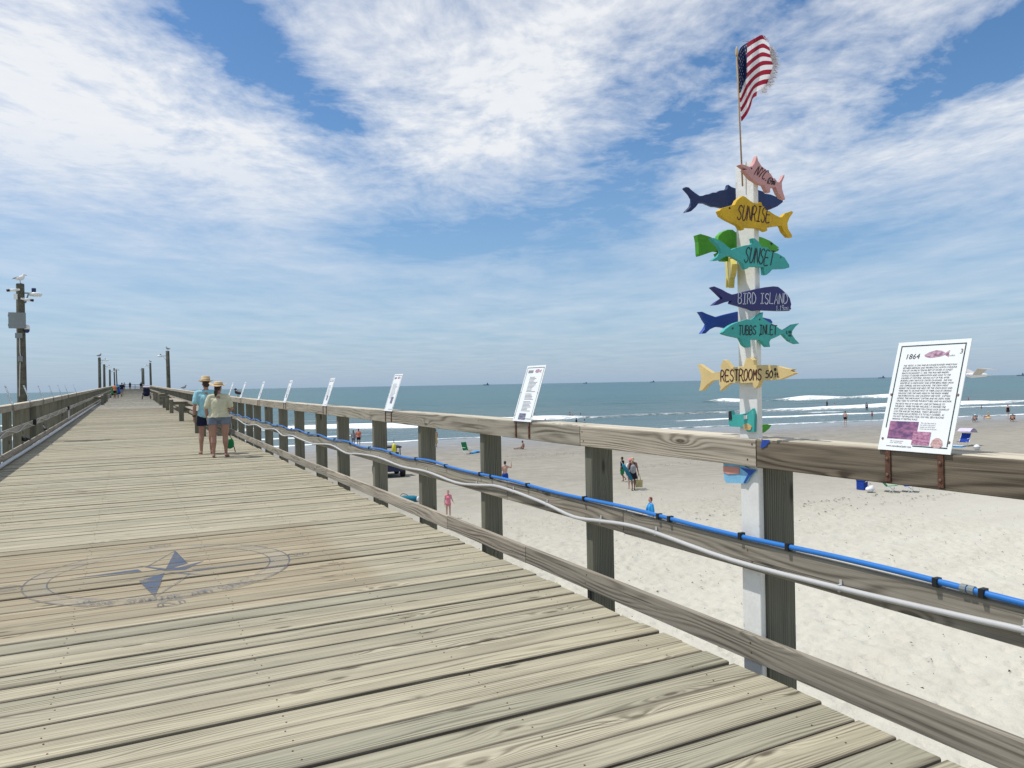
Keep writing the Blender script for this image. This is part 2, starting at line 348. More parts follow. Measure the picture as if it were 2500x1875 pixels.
col = g.mix(g.ramp(n3, .4, .7, 0, .35), col, rgb(.40, .365, .30)); col = g.mix(g.ramp(n1, .45, .75, 0, .22), col, rgb(.58, .54, .46))
col = g.mix(g.ramp(n2, .55, .75, 0, .25), col, rgb(.27, .235, .185))
rough = g.ramp(tw, 60, 74, .95, .26)
bmp = g.m('ADD', g.m('MULTIPLY', g.noise(gp, 5.0, 6.0, .62), .05), g.m('MULTIPLY', n2, .006))
bst = g.ramp(tw, 40, 66, .9, .03)
p = g('BsdfPrincipled', {'Base Color': col, 'Roughness': rough, 'Specular IOR Level': g.ramp(tw, 58, 72, .1, .75)})
b = g('Bump', {'Strength': bst, 'Distance': 1.0, 'Height': bmp}); g.nt.links.new(b.outputs[0], p.inputs['Normal'])
g.nt.links.new(p.outputs[0], g('OutputMaterial').inputs[0]); M['sand'] = m_

geo = lambda a, r, n: a*np.power(r, np.arange(1, n+1))
xs = axis([np.arange(3, 27, .09), np.arange(27, 130, 1.6), 130+geo(2, 1.3, 24), np.arange(-24, 3, 1.0), -24-geo(1.5, 1.35, 22)])
ys = axis([np.arange(-1, 27, .09), np.arange(27, 112, .9), -1-geo(.6, 1.4, 20)])
X, Y = np.meshgrid(xs, ys)
Z = -3.45-.0125*(np.maximum(Y, -60)+.13*np.clip(X, -300, 800))
near = np.clip((44-(Y+.3*X))/24, 0, 1)
Z += near*((vnoise(X*.9, Y*.9, 1)-.5)*.05+(vnoise(X*2.6, Y*2.6, 2)-.5)*.05+(vnoise(X*6, Y*6, 3)-.5)*.028)
dx0 = 3.0
fxs = np.where((xs > 3.2) & (xs < 26.8))[0]; fys = np.where((ys > -.8) & (ys < 26.8))[0]
x0i, y0i = fxs[0], fys[0]
for k in range(5200):                       # footprints pressed in the soft sand
    cx_, cy_ = RNG.uniform(4, 26), RNG.uniform(0, 26); a = RNG.uniform(0, math.pi); dep = RNG.uniform(.03, .08)
    ix = int((cx_-xs[x0i])/.09)+x0i; iy = int((cy_-ys[y0i])/.09)+y0i; R_ = 3
    sl = (slice(max(iy-R_, 0), iy+R_+1), slice(max(ix-R_, 0), ix+R_+1))
    ux = (X[sl]-cx_)*math.cos(a)+(Y[sl]-cy_)*math.sin(a); uy = -(X[sl]-cx_)*math.sin(a)+(Y[sl]-cy_)*math.cos(a)
    e = (ux/.15)**2+(uy/.075)**2
    Z[sl] += -dep*np.exp(-e*1.3)+dep*.45*np.exp(-((np.sqrt(e)-1.5)/.45)**2)
grd = tag(grid_object('beach_sand', xs, ys, Z, M['sand']), 'pale beach sand, trampled near the pier and wet by the sea', None, kind='structure')

# ------------------------------------------------------------------ sea
BRK = [  # t0, x from, x to, height, shore-side width, sea-side width, foam ahead, foam behind
    (172, 136, 230, 1.15, 1.4, 4.5, 3.5, 8.0), (116, 40, 215, .75, 1.1, 3.5, 3.0, 6.0), (110, -30, 44, .65, 1.1, 4.0, 4.0, 13.0),
    (97, 66, 122, .18, .6, 2.0, 1.2, 1.6), (91, -5, 30, .14, .6, 2.0, 1.0, 1.4), (104, 100, 160, .2, .6, 2.0, 1.0, 1.5), (150, -40, 20, .45, .9, 3.5, 1.0, 3.0), (135, 20, 60, .2, .8, 3, .6, .8)]
m_, g = new_mat('sea_water'); gp = g('NewGeometry').outputs['Position']; gx, gy, gz = g.sep(gp)
t_ = g.m('ADD', gy, g.m('MULTIPLY', gx, .13))
fo = g('Attribute', attribute_name='foam').outputs['Fac']
wn = g.noise(g.vmul(gp, (.5, 1.1, 1)), 1.0, 5.0, .6); ww_ = g.noise(g.vmul(gp, (.05, .16, 1)), 1.0, 4.0, .6)
big_ = g.noise(g.vmul(gp, (.004, .012, 1)), 1.0, 4.0, .6)
c1 = g.mix(g.ramp(t_, 85, 260), rgb(.095, .135, .125), rgb(.036, .118, .115)); c1 = g.mix(g.ramp(t_, 260, 1500), c1, rgb(.018, .092, .104))
c1 = g.mix(g.ramp(big_, .35, .65, 0, .5), c1, rgb(.024, .080, .092)); c1 = g.mix(g.ramp(ww_, .45, .7, 0, .35), c1, rgb(.075, .105, .105))
ft = g.m('ADD', fo, g.m('MULTIPLY', g.m('SUBTRACT', g.noise(g.vmul(gp, (.55, 1.7, 1.0)), 1.0, 7.0, .75), .5), 1.7))
fm = g.ramp(ft, .38, .72)
lace = g.ramp(g.noise(g.vmul(gp, (.32, 1.1, 1)), 1.0, 6.0, .7), .60, .66); fm = g.m('MAXIMUM', fm, g.m('MULTIPLY', lace, g.ramp(t_, 96, 82, 0, .5)))
col = g.mix(fm, c1, rgb(.80, .82, .82))
p = g('BsdfPrincipled', {'Base Color': col, 'Roughness': g.m('ADD', .24, g.m('MULTIPLY', fm, .6)), 'Specular IOR Level': g.m('SUBTRACT', .12, g.m('MULTIPLY', fm, .08)), 'IOR': 1.33})
hh = g.m('ADD', g.m('MULTIPLY', g.noise(g.vmul(gp, (.18, .42, 1)), 1.0, 3.0), .9), g.m('ADD', g.m('MULTIPLY', wn, .5), g.m('MULTIPLY', g.noise(g.vmul(gp, (2.0, 3.5, 1)), 1.0, 4.0), .12)))
hh = g.m('ADD', hh, g.m('MULTIPLY', fm, .35))
b = g('Bump', {'Strength': 1.0, 'Distance': g.ramp(t_, 80, 130, .10, .42), 'Height': hh}); g.nt.links.new(b.outputs[0], p.inputs['Normal'])
g.nt.links.new(p.outputs[0], g('OutputMaterial').inputs[0]); M['sea'] = m_
xs = axis([np.arange(-60, 240, 1.0), 240+geo(1.5, 1.32, 40), -60-geo(1.5, 1.32, 40)])
ys = axis([np.arange(56, 190, .42), 190+geo(.6, 1.13, 100), [45.0, 50.0]])
X, Y = np.meshgrid(xs, ys); T = Y+.13*X
wobx = (vnoise(X*.045, X*0+3.3, 5)-.5)*7+(vnoise(X*.16, X*0+8.1, 6)-.5)*2.6
near = np.clip((400-Y)/250, 0, 1)*np.clip((T-82)/30, 0, 1)
Z = SEA+near*((vnoise(X*.05, T*.14, 8)-.5)*.34+(vnoise(X*.2, T*.5, 9)-.5)*.14)
foam = np.zeros_like(Z)
for i, (t0, xa, xb, H_, s1, s2, f1, f2) in enumerate(BRK):
    u = T-(t0+wobx*(1 if H_ > .3 else .5)); en = np.clip((X-xa)/8, 0, 1)*np.clip((xb-X)/8, 0, 1); en = en*(.15+1.15*vnoise(X*.07, X*0+i*9.7, 20+i)); en = np.minimum(en, 1)
    Z += en*H_*np.where(u < 0, np.exp(-(u/s1)**2), np.exp(-(u/s2)**2))
    foam = np.maximum(foam, np.clip(en*1.3, 0, 1)*np.where(u < 0, np.exp(-(u/f1)**2), np.exp(-(u/f2)**2*1.2)))
sh = 80+(vnoise(X*.03, X*0+1.7, 40)-.5)*5+(vnoise(X*.12, X*0+5.1, 41)-.5)*1.6      # the swash line on the sand
Z = np.where(T < sh+6, Z*(T > sh)+(-3.45-.0125*T+.03)*(T <= sh), Z)
Z = np.where(T < sh, -3.45-.0125*T-.06*np.clip(sh-T, 0, 30), np.maximum(Z, np.where(T < 90, -3.45-.0125*T+.03, -9)))
foam = np.maximum(foam, np.exp(-((T-sh-.35)/.55)**2)*1.0*(.6+.5*vnoise(X*.09, X*0, 44)))
sea = tag(grid_object('sea', xs, ys, Z, M['sea'], {'foam': foam}), 'green blue sea with white breakers rolling in', None, kind='structure')

# dark weed and shell scraps, plus flecks that paint footprint shade on the sand
wb = MB()
def scrap(x, y, s):
    a = random.uniform(0, 6.28); z = sandz(x, y)+.035
    wb.add([(x+s*math.cos(a+k*1.57)*(1.6 if k % 2 else .5), y+s*math.sin(a+k*1.57)*(1.6 if k % 2 else .5), z+random.uniform(-.01, .02)) for k in range(4)], [(0, 1, 2, 3)])
for k in range(1500):  # small near flecks, many only darkening the sand as footprint shade
    scrap(random.uniform(5, 30), random.uniform(1, 30), random.uniform(.008, .026))
for (px, py, n, sx_, sy_) in [(1400, 1108, 120, 3.5, .8), (1640, 1135, 40, 2.2, .4), (1200, 1118, 25, 2, .4), (2000, 1228, 130, 5, .35), (2110, 1058, 40, 6, .3), (2260, 1216, 60, 4, .3)]:
    q = onsand(px, py)
    for k in range(n): scrap(q.x+random.gauss(0, sx_), q.y+random.gauss(0, sy_), random.uniform(.02, .07))
tag(wb.build('weed_and_shade_flecks', paint('weed_and_shade_dark', (.06, .05, .035), .9, .4, 20)), 'dark scraps of dry weed and flecks of painted footprint shade over the sand', None, kind='stuff')

# ------------------------------------------------------------------ pier deck
YEND = 236.0; DL, DR = -2.36, 2.82
jb = MB()
for X_ in (-2.2, -1.3, -.35, .6, 1.55, 2.6):
    seg = [(X_, y, rise(y)-.14-.0) for y in [-6, 10, 14, 18, 22, 26, 30, 60, 120, YEND]]
    for a, b_ in zip(seg[:-1], seg[1:]):
        L = b_[1]-a[1]; jb.add([(X_+sx_, p_[1], p_[2]+sz_) for p_ in (a, b_) for sx_ in (-.04, .04) for sz_ in (-.1, .1)], [(0, 1, 3, 2), (4, 6, 7, 5), (0, 4, 5, 1), (2, 3, 7, 6), (0, 2, 6, 4), (1, 5, 7, 3)])
deck = jb.build('pier_deck', M['post']); tag(deck, 'long pier deck of weathered cross planks', None, kind='structure')
PITCH = .194; y = -3.0; nplank = 0; planks = []
far = MB(); nails = MB()
pw = [.172, .182, .184, .185, .179, .183, .176, .184]
while y < YEND:
    W_ = random.choice(pw); ex = random.gauss(0, .010); L_ = 5.18
    cx_, cz_ = (DL+DR)/2+ex, rise(y)-.019+random.uniform(-.006, .004); yc = y+PITCH/2+random.uniform(-.002, .002)
    if nplank < 300:
        o = board('plank', (cx_-L_/2, yc, cz_), (cx_+L_/2, yc, cz_), W_, .038, M['deck'], deck, ch=.0045)
        o.rotation_mode = 'XYZ'; o.rotation_euler = (random.gauss(0, .006), 0, random.gauss(0, .0006)+(math.pi if random.random() < .5 else 0))
        if y < 16:
            for X_ in (-1.3, -.35, .6, 1.55, 2.6):
                for dy in (-.045, .045):
                    jx, jy = random.gauss(0, .012), random.gauss(0, .01); zt = cz_+.0205
                    if random.random() < .9: nails.lathe([(.0042, 0), (.0042, .0014)], (X_+jx, yc+dy+jy, zt-.0005), 6)
    else:
        far.box((cx_, yc, cz_), (L_, W_, .038))
    planks.append((yc-W_/2, yc+W_/2)); y += PITCH; nplank += 1
tag(far.build('far_planks', M['deckfar'], deck), kind='stuff')
tag(nails.build('nail_heads', M['rust'], deck), kind='stuff')
for k, Y_ in enumerate(np.arange(-2, YEND, 5.35)):
    z0 = rise(Y_)-.24
    if k < 40:
        board('cross_beam', (DL, Y_, z0-.15), (DR, Y_, z0-.15), .2, .3, M['post'], deck)
        for X_ in (-2.1, .23, 2.5):
            gz_ = (sandz(X_, Y_) if Y_ < 80 else -6.0)
            pm = MB().lathe([(.15, gz_-1.2), (.14, z0-.3)], (X_, Y_, 0), 10); pm.build('pile', M['pole'], deck, True)

# ------------------------------------------------------------------ railings
RX, PT = 2.92, .038
def railing(name, label, side, y0, y1, post_ys, x_in, seams, mats):
    """boards on the deck side of the posts, flat cap over them; side=+1 right, -1 left"""
    t = thing(name, label, 'railing', (x_in, 0, 0))
    for i, py_ in enumerate(post_ys):
        zt = rise(py_)+1.148
        bm_ = rise(py_)-.55
        w_ = .184; xc = side*(.038+w_/2)
        if abs(py_-2.955) < .02: w_ = .205; xc = side*(.038+.038+w_/2)
        board('post', (xc, py_, bm_), (xc, py_, zt), .089, w_, M['post'], t, up=(1, 0, 0))
    for (a, b_) in zip(seams[:-1], seams[1:]):
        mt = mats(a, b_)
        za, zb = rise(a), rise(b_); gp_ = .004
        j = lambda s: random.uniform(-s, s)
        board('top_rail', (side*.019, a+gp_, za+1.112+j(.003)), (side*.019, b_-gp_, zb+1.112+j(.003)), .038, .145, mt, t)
        board('cap_board', (side*.1335, a+gp_, za+1.168), (side*.1335, b_-gp_, zb+1.168), .187, .038, M['cap'], t)
    nm_ = MB()
    for py_ in post_ys:
        if py_ < 30:
            for zz_ in (1.15, 1.075, .60, .535, .10, .045):
                q_ = (-side*.0006, py_+random.uniform(-.028, .028), rise(py_)+zz_+random.uniform(-.012, .012)); nm_.lathe([(.0055, -.001), (.0055, .0012)], q_, 7, M=Matrix.Rotation(rad(90), 3, 'Y'))
    tag(nm_.build('nail_heads', M['rust'], t), kind='stuff')
    off = 1.2
    for h_, nm, hh_ in ((.567, 'middle_rail', .15), (.072, 'toe_rail', .138)):
        ss = [seams[0]]+[s+off for s in seams[:-1] if s+off < seams[-1]]+[seams[-1]]
        for (a, b_) in zip(ss[:-1], ss[1:]):
            j = lambda s: random.uniform(-s, s)
            board(nm, (side*.019, a+.004, rise(a)+h_+j(.004)), (side*.019, b_-.004, rise(b_)+h_+j(.004)), .038, hh_, M['midrail'] if b_ < 8 else M['rail'], t)
        off = 2.6
    return t
M['midrail'] = wood('grey_rail_timber', (.275, .245, .21), (.08, .066, .053), (.44, .40, .35), ring=330, greys=.4, tint=(.2, .19, .175), crack=.8)
PR = [2.955, 4.575, 6.41, 8.12, 9.95, 11.92, 13.45, 15.38, 17.17, 19.1, 20.95, 22.43, 24.2, 25.9]
while PR[-1] < YEND-2: PR.append(PR[-1]+1.78)
PRN = [-2.5, -.7, 1.15]+PR
seamR = [-3.2, 2.90, 4.62, 9.95, 14.0, 19.1]
while seamR[-1] < YEND-6: seamR.append(seamR[-1]+random.choice([4.9, 3.66, 5.3]))
seamR.append(YEND)
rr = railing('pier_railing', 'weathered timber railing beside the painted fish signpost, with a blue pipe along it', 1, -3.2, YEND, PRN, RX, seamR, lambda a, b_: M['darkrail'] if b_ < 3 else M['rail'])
PL = list(np.arange(-2.0, YEND-1, 1.78)); seamL = [-3.2]
while seamL[-1] < YEND-6: seamL.append(seamL[-1]+random.choice([4.9, 3.66, 5.3]))
seamL.append(YEND)
LX = -2.45
rl = railing('pier_railing', 'weathered timber railing behind the pole that carries cameras and a grey box', -1, -3.2, YEND, PL, LX, seamL, lambda a, b_: M['rail'])
t = thing('end_railing', 'dark three-board railing across the far end of the pier', 'railing', (.23, YEND, rise(YEND)))
for X_ in np.linspace(-2.6, 2.6, 5): board('post', (X_, .1, -.4), (X_, .1, 1.1), .09, .14, M['post'], t, up=(1, 0, 0))
for h_ in (.25, .65, 1.1): board('rail', (-2.7, .02, h_), (2.7, .02, h_), .04, .14, M['post'], t)
# ------------------------------------------------------------------ hand lettering made of painted strokes
ST = {  # strokes on a 0..1 wide, 0..1 high cell
 'A': [[(0, 0), (.5, 1), (1, 0)], [(.2, .38), (.8, .38)]], 'B': [[(0, 0), (0, 1), (.7, .95), (.8, .75), (.6, .55), (0, .52)], [(.6, .55), (.95, .35), (.85, .08), (.5, 0), (0, 0)]],
 'C': [[(.95, .85), (.6, 1), (.2, .85), (0, .5), (.15, .12), (.6, 0), (.95, .12)]], 'D': [[(0, 0), (0, 1), (.6, .92), (1, .55), (.85, .15), (.4, 0), (0, 0)]],
 'E': [[(.95, 1), (0, 1), (0, 0), (1, 0)], [(0, .52), (.75, .52)]], 'F': [[(.95, 1), (0, 1), (0, 0)], [(0, .52), (.7, .52)]], 'H': [[(0, 0), (0, 1)], [(1, 0), (1, 1)], [(0, .5), (1, .5)]],
 'I': [[(.5, 0), (.5, 1)], [(.1, 1), (.9, 1)], [(.1, 0), (.9, 0)]], 'l': [[(.5, 0), (.5, 1)]], 'L': [[(0, 1), (0, 0), (.95, 0)]], 'M': [[(0, 0), (.1, 1), (.5, .4), (.9, 1), (1, 0)]],
 'N': [[(0, 0), (0, 1), (1, 0), (1, 1)]], 'O': [[(.5, 1), (.1, .8), (0, .4), (.2, .05), (.55, 0), (.95, .25), (1, .65), (.8, .95), (.5, 1)]],
 'R': [[(0, 0), (0, 1), (.7, .97), (.9, .75), (.6, .5), (0, .45)], [(.45, .48), (1, 0)]], 'S': [[(.95, .88), (.6, 1), (.15, .9), (.05, .68), (.35, .54), (.75, .42), (.95, .22), (.7, .02), (.3, 0), (0, .15)]],
 'T': [[(0, 1), (1, 1)], [(.5, 1), (.5, 0)]], 'U': [[(0, 1), (.02, .3), (.25, .02), (.65, 0), (.95, .25), (1, 1)]], 'W': [[(0, 1), (.25, 0), (.5, .7), (.75, 0), (1, 1)]], 'Y': [[(0, 1), (.5, .5), (1, 1)], [(.5, .5), (.45, 0)]],
 '0': [[(.5, 1), (.05, .7), (.05, .3), (.5, 0), (.95, .3), (.95, .7), (.5, 1)]], '1': [[(.2, .8), (.55, 1), (.55, 0)], [(.2, 0), (.9, 0)]], '4': [[(.7, 0), (.7, 1)], [(.3, 1), (.1, .45), (1, .45)]],
 '5': [[(.9, 1), (.15, 1), (.1, .58), (.6, .62), (.95, .35), (.7, .03), (.05, .05)]], '6': [[(.8, 1), (.25, .65), (.05, .25), (.4, 0), (.9, .2), (.7, .48), (.2, .4)]], '9': [[(.9, .65), (.5, .5), (.1, .7), (.4, 1), (.9, .85), (.85, .3), (.7, 0)]],
 '.': [[(.4, 0), (.5, .06)]], 'f': [[(.9, .95), (.5, .9), (.45, 0)], [(.1, .55), (.85, .55)]], 't': [[(.5, .9), (.5, .1), (.8, 0)], [(.15, .62), (.9, .62)]],
 'm': [[(0, 0), (0, .55)], [(0, .45), (.3, .58), (.5, .4), (.5, 0)], [(.5, .42), (.8, .58), (1, .4), (1, 0)]], 'i': [[(.5, 0), (.5, .5)], [(.48, .7), (.52, .76)]]}
NARROW = {'I': .75, 'l': .4, '.': .35, 'i': .35, '1': .6, 'f': .7, 't': .7, 'm': 1.0}
def strokes_mesh(mb, lines, fr, wd, nrm, th=.0015):
    """flat brush strokes: fr maps (x,y) to a point on the surface, nrm points outward"""
    nrm = Vector(nrm)
    for ln in lines:
        pts = [fr(*p_) for p_ in ln]
        pts = smooth_path(pts, 3) if len(pts) > 3 else pts
        n = len(pts); L_, R_ = [], []
        for i, p_ in enumerate(pts):
            tv = (pts[min(i+1, n-1)]-pts[max(i-1, 0)]).normalized(); s_ = tv.cross(nrm).normalized()*(wd/2)*random.uniform(.85, 1.12)
            e = tv*(wd*.35)*(1 if i == n-1 else (-1 if i == 0 else 0)); L_.append(p_+s_+e+nrm*th); R_.append(p_-s_+e+nrm*th)
        mb.add(L_+R_, [(i, i+1, n+i+1, n+i) for i in range(n-1)])
def letter_line(mb, text, fr, a, b_, hgt, wd, nrm, slant=.06, jit=.05, space=.28):
    """text from a to b (2D baseline, y down), cap height hgt in the same units"""
    a, b_ = Vector(a), Vector(b_); d_ = (b_-a); tot = sum((.55 if ch == ' ' else NARROW.get(ch, .8))+space for ch in text)-space
    un = d_.length/tot; d_.normalize(); up = Vector((d_.y, -d_.x)); x = 0.0
    if up.y > 0: up = -up
    for ch in text:
        if ch == ' ': x += .55+space; continue
        w_ = NARROW.get(ch, .8); h2 = hgt*(1+random.uniform(-jit, jit)); oy = random.uniform(-jit, jit)*hgt*.5
        f2 = lambda sx_, sy_: fr(*(a+d_*(un*(x+sx_*w_))+up*(oy+sy_*h2)+d_*(slant*sy_*h2)))
        strokes_mesh(mb, ST[ch], f2, wd, nrm); x += w_+space

# ------------------------------------------------------------------ fish signpost
def cropA(x, y): return 1650+x*.19287, 380+y*.19287
def cropB(x, y): return 1680+x*.2049, 640+y*.2049
post = thing('signpost_board', 'tall white painted board that carries the painted fish signs, fixed to the railing', 'signpost', (RX+.038, 2.99, 0))
pb = board('upright', (.0185, 0, -.12), (.0185, 0, 2.665), .132, .036, M['white'], post, up=(1, 0, 0), ch=.003)
def fish(name, label, crop, outline, plane, val, mat, thick, side=-1, texts=(), eye=None, ink='ink', dots=(), group=None, tilt=None):
    """a painted board cut to a fish outline; plane 'Y' faces along the pier, 'X' faces the deck"""
    fn = (lambda x, y: onY(*crop(x, y), val)) if plane == 'Y' else (lambda x, y: onX(*crop(x, y), val))
    P3 = [fn(x, y) for (x, y) in outline]; c = sum(P3, Vector())/len(P3)
    nrm = Vector((0, -1, 0)) if plane == 'Y' else Vector((-1, 0, 0))
    t = thing(name, label, 'fish sign', c, 0, 'painted fish signs' if group else None)
    mb = MB(); n = len(P3); th = nrm*-thick; ch = .0025
    # face slightly inset so that the edge catches light
    ins = [p_+((c-p_).normalized())*.002 for p_ in P3]
    mb.add([p_-c for p_ in ins]+[p_-c-nrm*ch for p_ in P3]+[p_-c+th+nrm*ch for p_ in P3]+[p_-c+th for p_ in ins], [], 0)
    for k in range(3): mb.f += [(k*n+i, k*n+(i+1) % n, (k+1)*n+(i+1) % n, (k+1)*n+i) for i in range(n)]; mb.mi += [0]*n
    mb.f += [tuple(range(n)), tuple(range(4*n-1, 3*n-1, -1))]; mb.mi += [0, 0]
    me = mb.mesh(name); bm_ = bmesh.new(); bm_.from_mesh(me)
    bmesh.ops.triangulate(bm_, faces=[f for f in bm_.faces if len(f.verts) > 4]); bmesh.ops.recalc_face_normals(bm_, faces=bm_.faces); bm_.to_mesh(me); bm_.free()
    link('fish_board', me, mat, t)
    fl = lambda x, y: fn(x, y)-c
    for (tx, a, b_, h_, wd, kk) in texts:
        lm = MB(); letter_line(lm, tx, fl, a, b_, h_, wd, nrm); lm.build('lettering', M[kk], t)
    if eye or dots:
        em = MB()
        for (x, y, r) in ([eye] if eye else [])+list(dots):
            q = fl(x, y)+nrm*.0012; u_, v_ = (Vector((1, 0, 0)) if plane == 'Y' else Vector((0, 1, 0))), Vector((0, 0, 1))
            em.add([q+(u_*math.cos(k*.5236)+v_*math.sin(k*.5236))*r for k in range(12)], [tuple(range(12))])
        em.build('eye' if eye else 'screw', M['ink'], t)
    return t
FY, BY = 2.888, 3.085
fish('fish_sign', 'dark navy tuna shaped board behind the post, above the green one', cropA, [(110, 410), (125, 395), (160, 400), (190, 430), (240, 470), (300, 510), (350, 505), (385, 490), (430, 485), (470, 465), (520, 465), (560, 440), (640, 430), (660, 400), (668, 365), (710, 395), (780, 420), (1030, 430), (1100, 450), (1130, 480), (1200, 490), (1290, 525), (1360, 570), (1355, 590), (1290, 640), (1200, 680), (1140, 690), (900, 690), (700, 670), (590, 660), (520, 645), (470, 642), (430, 625), (370, 600), (290, 595), (250, 650), (190, 705), (120, 720), (130, 705), (190, 640), (210, 580), (210, 545), (180, 490)], 'Y', BY, M['navy'], .022)
fish('fish_sign', 'bright green grouper shaped board behind the post', cropA, [(268, 1005), (310, 990), (400, 1015), (460, 1040), (530, 1070), (545, 1010), (590, 965), (660, 935), (720, 935), (760, 965), (900, 990), (1040, 1020), (1100, 1035), (1200, 1080), (1290, 1150), (1310, 1162), (1285, 1170), (1312, 1180), (1300, 1205), (1260, 1220), (900, 1290), (740, 1310), (660, 1335), (590, 1330), (540, 1285), (520, 1240), (570, 1215), (500, 1205), (420, 1230), (300, 1272), (292, 1240), (285, 1090)], 'Y', BY, M['green'], .03, eye=(1210, 1115, .008))
fish('fish_sign', 'cobalt blue fish shaped board with forked tail, behind the post', cropB, [(132, 592), (165, 590), (220, 615), (330, 655), (360, 645), (450, 620), (590, 588), (700, 600), (900, 660), (985, 680), (1010, 715), (1000, 730), (800, 760), (600, 780), (460, 790), (400, 775), (330, 770), (260, 800), (205, 850), (155, 853), (200, 790), (225, 740), (190, 690), (160, 630)], 'Y', BY, M['blue'], .022)
fish('fish_sign', 'pink tilted fish board lettered NYC at the top of the post', cropA, [(805, 115), (830, 103), (925, 138), (968, 132), (1000, 80), (1026, 0), (1040, 60), (1085, 130), (1150, 180), (1205, 230), (1240, 290), (1255, 285), (1290, 335), (1325, 342), (1352, 295), (1378, 240), (1376, 265), (1345, 345), (1350, 430), (1388, 555), (1345, 535), (1300, 480), (1268, 400), (1225, 400), (1200, 400), (1195, 465), (1160, 460), (1120, 375), (1040, 345), (960, 295), (890, 215), (858, 182), (905, 170), (862, 155)], 'Y', FY, M['pink'], .026,
     texts=[('NYC.', (990, 238), (1140, 322), 122, .0055, 'maroonink'), ('654mi', (1152, 352), (1252, 372), 78, .0042, 'ink')], eye=(958, 163, .0045))
fish('fish_sign', 'yellow tuna shaped board lettered SUNRISE', cropA, [(545, 700), (580, 665), (680, 635), (745, 620), (775, 560), (845, 508), (880, 520), (945, 575), (985, 595), (1030, 600), (1080, 585), (1100, 640), (1130, 650), (1140, 690), (1190, 700), (1225, 728), (1260, 750), (1320, 780), (1345, 780), (1390, 730), (1470, 700), (1490, 715), (1440, 790), (1415, 860), (1425, 930), (1470, 1000), (1475, 1035), (1430, 1030), (1370, 960), (1340, 885), (1270, 890), (1190, 905), (1155, 905), (1160, 950), (1135, 960), (1080, 925), (1050, 915), (870, 905), (855, 940), (825, 935), (790, 880), (740, 855), (640, 805), (570, 760)], 'Y', FY, M['yellow'], .026,
     texts=[('SUNRISE', (775, 808), (1180, 848), 188, .0062, 'maroonink')], eye=(680, 665, .006))
fish('fish_sign', 'aqua fish board lettered SUNSET with its tail to the left', cropA, [(445, 1042), (480, 1040), (560, 1075), (620, 1120), (700, 1190), (760, 1165), (880, 1135), (960, 1125), (985, 1100), (970, 1045), (1000, 1045), (1050, 1085), (1090, 1150), (1160, 1160), (1220, 1215), (1300, 1240), (1380, 1290), (1440, 1385), (1440, 1415), (1390, 1430), (1230, 1435), (1190, 1480), (1150, 1510), (1125, 1505), (1115, 1410), (1040, 1405), (940, 1405), (900, 1435), (870, 1430), (860, 1385), (820, 1335), (730, 1285), (670, 1260), (600, 1290), (540, 1325), (460, 1328), (470, 1315), (540, 1270), (575, 1230), (570, 1190), (540, 1140), (490, 1090)], 'Y', FY, M['aqua'], .024,
     texts=[('SUNSET', (862, 1345), (1222, 1392), 185, .0062, 'ink')], eye=(1328, 1287, .0045))
fish('fish_sign', 'indigo blunt headed fish board lettered BIRD ISLAND in chalky letters', cropB, [(278, 300), (310, 288), (400, 325), (460, 360), (520, 385), (580, 375), (700, 345), (820, 318), (920, 298), (1020, 287), (1075, 292), (1120, 325), (1180, 380), (1215, 430), (1232, 500), (1224, 540), (1232, 555), (1210, 580), (1080, 582), (920, 575), (835, 570), (800, 580), (770, 575), (720, 555), (600, 520), (510, 495), (505, 480), (520, 460), (430, 480), (350, 510), (290, 517), (330, 480), (410, 430), (400, 420), (330, 350)], 'Y', FY, M['indigo'], .022,
     texts=[('BIRD ISLAND', (592, 496), (1178, 494), 122, .0055, 'chalk'), ('1.19mi.', (1045, 574), (1208, 570), 56, .0034, 'chalk')])
fish('fish_sign', 'aqua fish board lettered TUBBS INLET with its tail to the right', cropB, [(405, 840), (440, 800), (500, 755), (560, 725), (680, 690), (710, 680), (760, 690), (790, 670), (840, 630), (895, 597), (885, 660), (960, 710), (1040, 750), (1090, 790), (1140, 815), (1200, 780), (1260, 740), (1325, 728), (1280, 770), (1245, 820), (1240, 860), (1280, 920), (1330, 970), (1290, 975), (1220, 940), (1170, 890), (1135, 850), (1050, 895), (990, 920), (970, 955), (978, 1010), (940, 1010), (890, 960), (855, 925), (740, 920), (740, 1015), (700, 1015), (660, 985), (630, 920), (620, 905), (500, 880), (430, 860), (408, 848), (445, 830)], 'Y', FY, M['aqua'], .024,
     texts=[('TUBBS INLET', (602, 866), (1052, 858), 106, .0055, 'ink'), ('1.44', (1165, 853), (1226, 855), 38, .0036, 'ink'), ('mi.', (1198, 886), (1240, 886), 34, .003, 'ink')], eye=(530, 790, .0055), dots=[(852, 683, .005), (852, 875, .0035)])
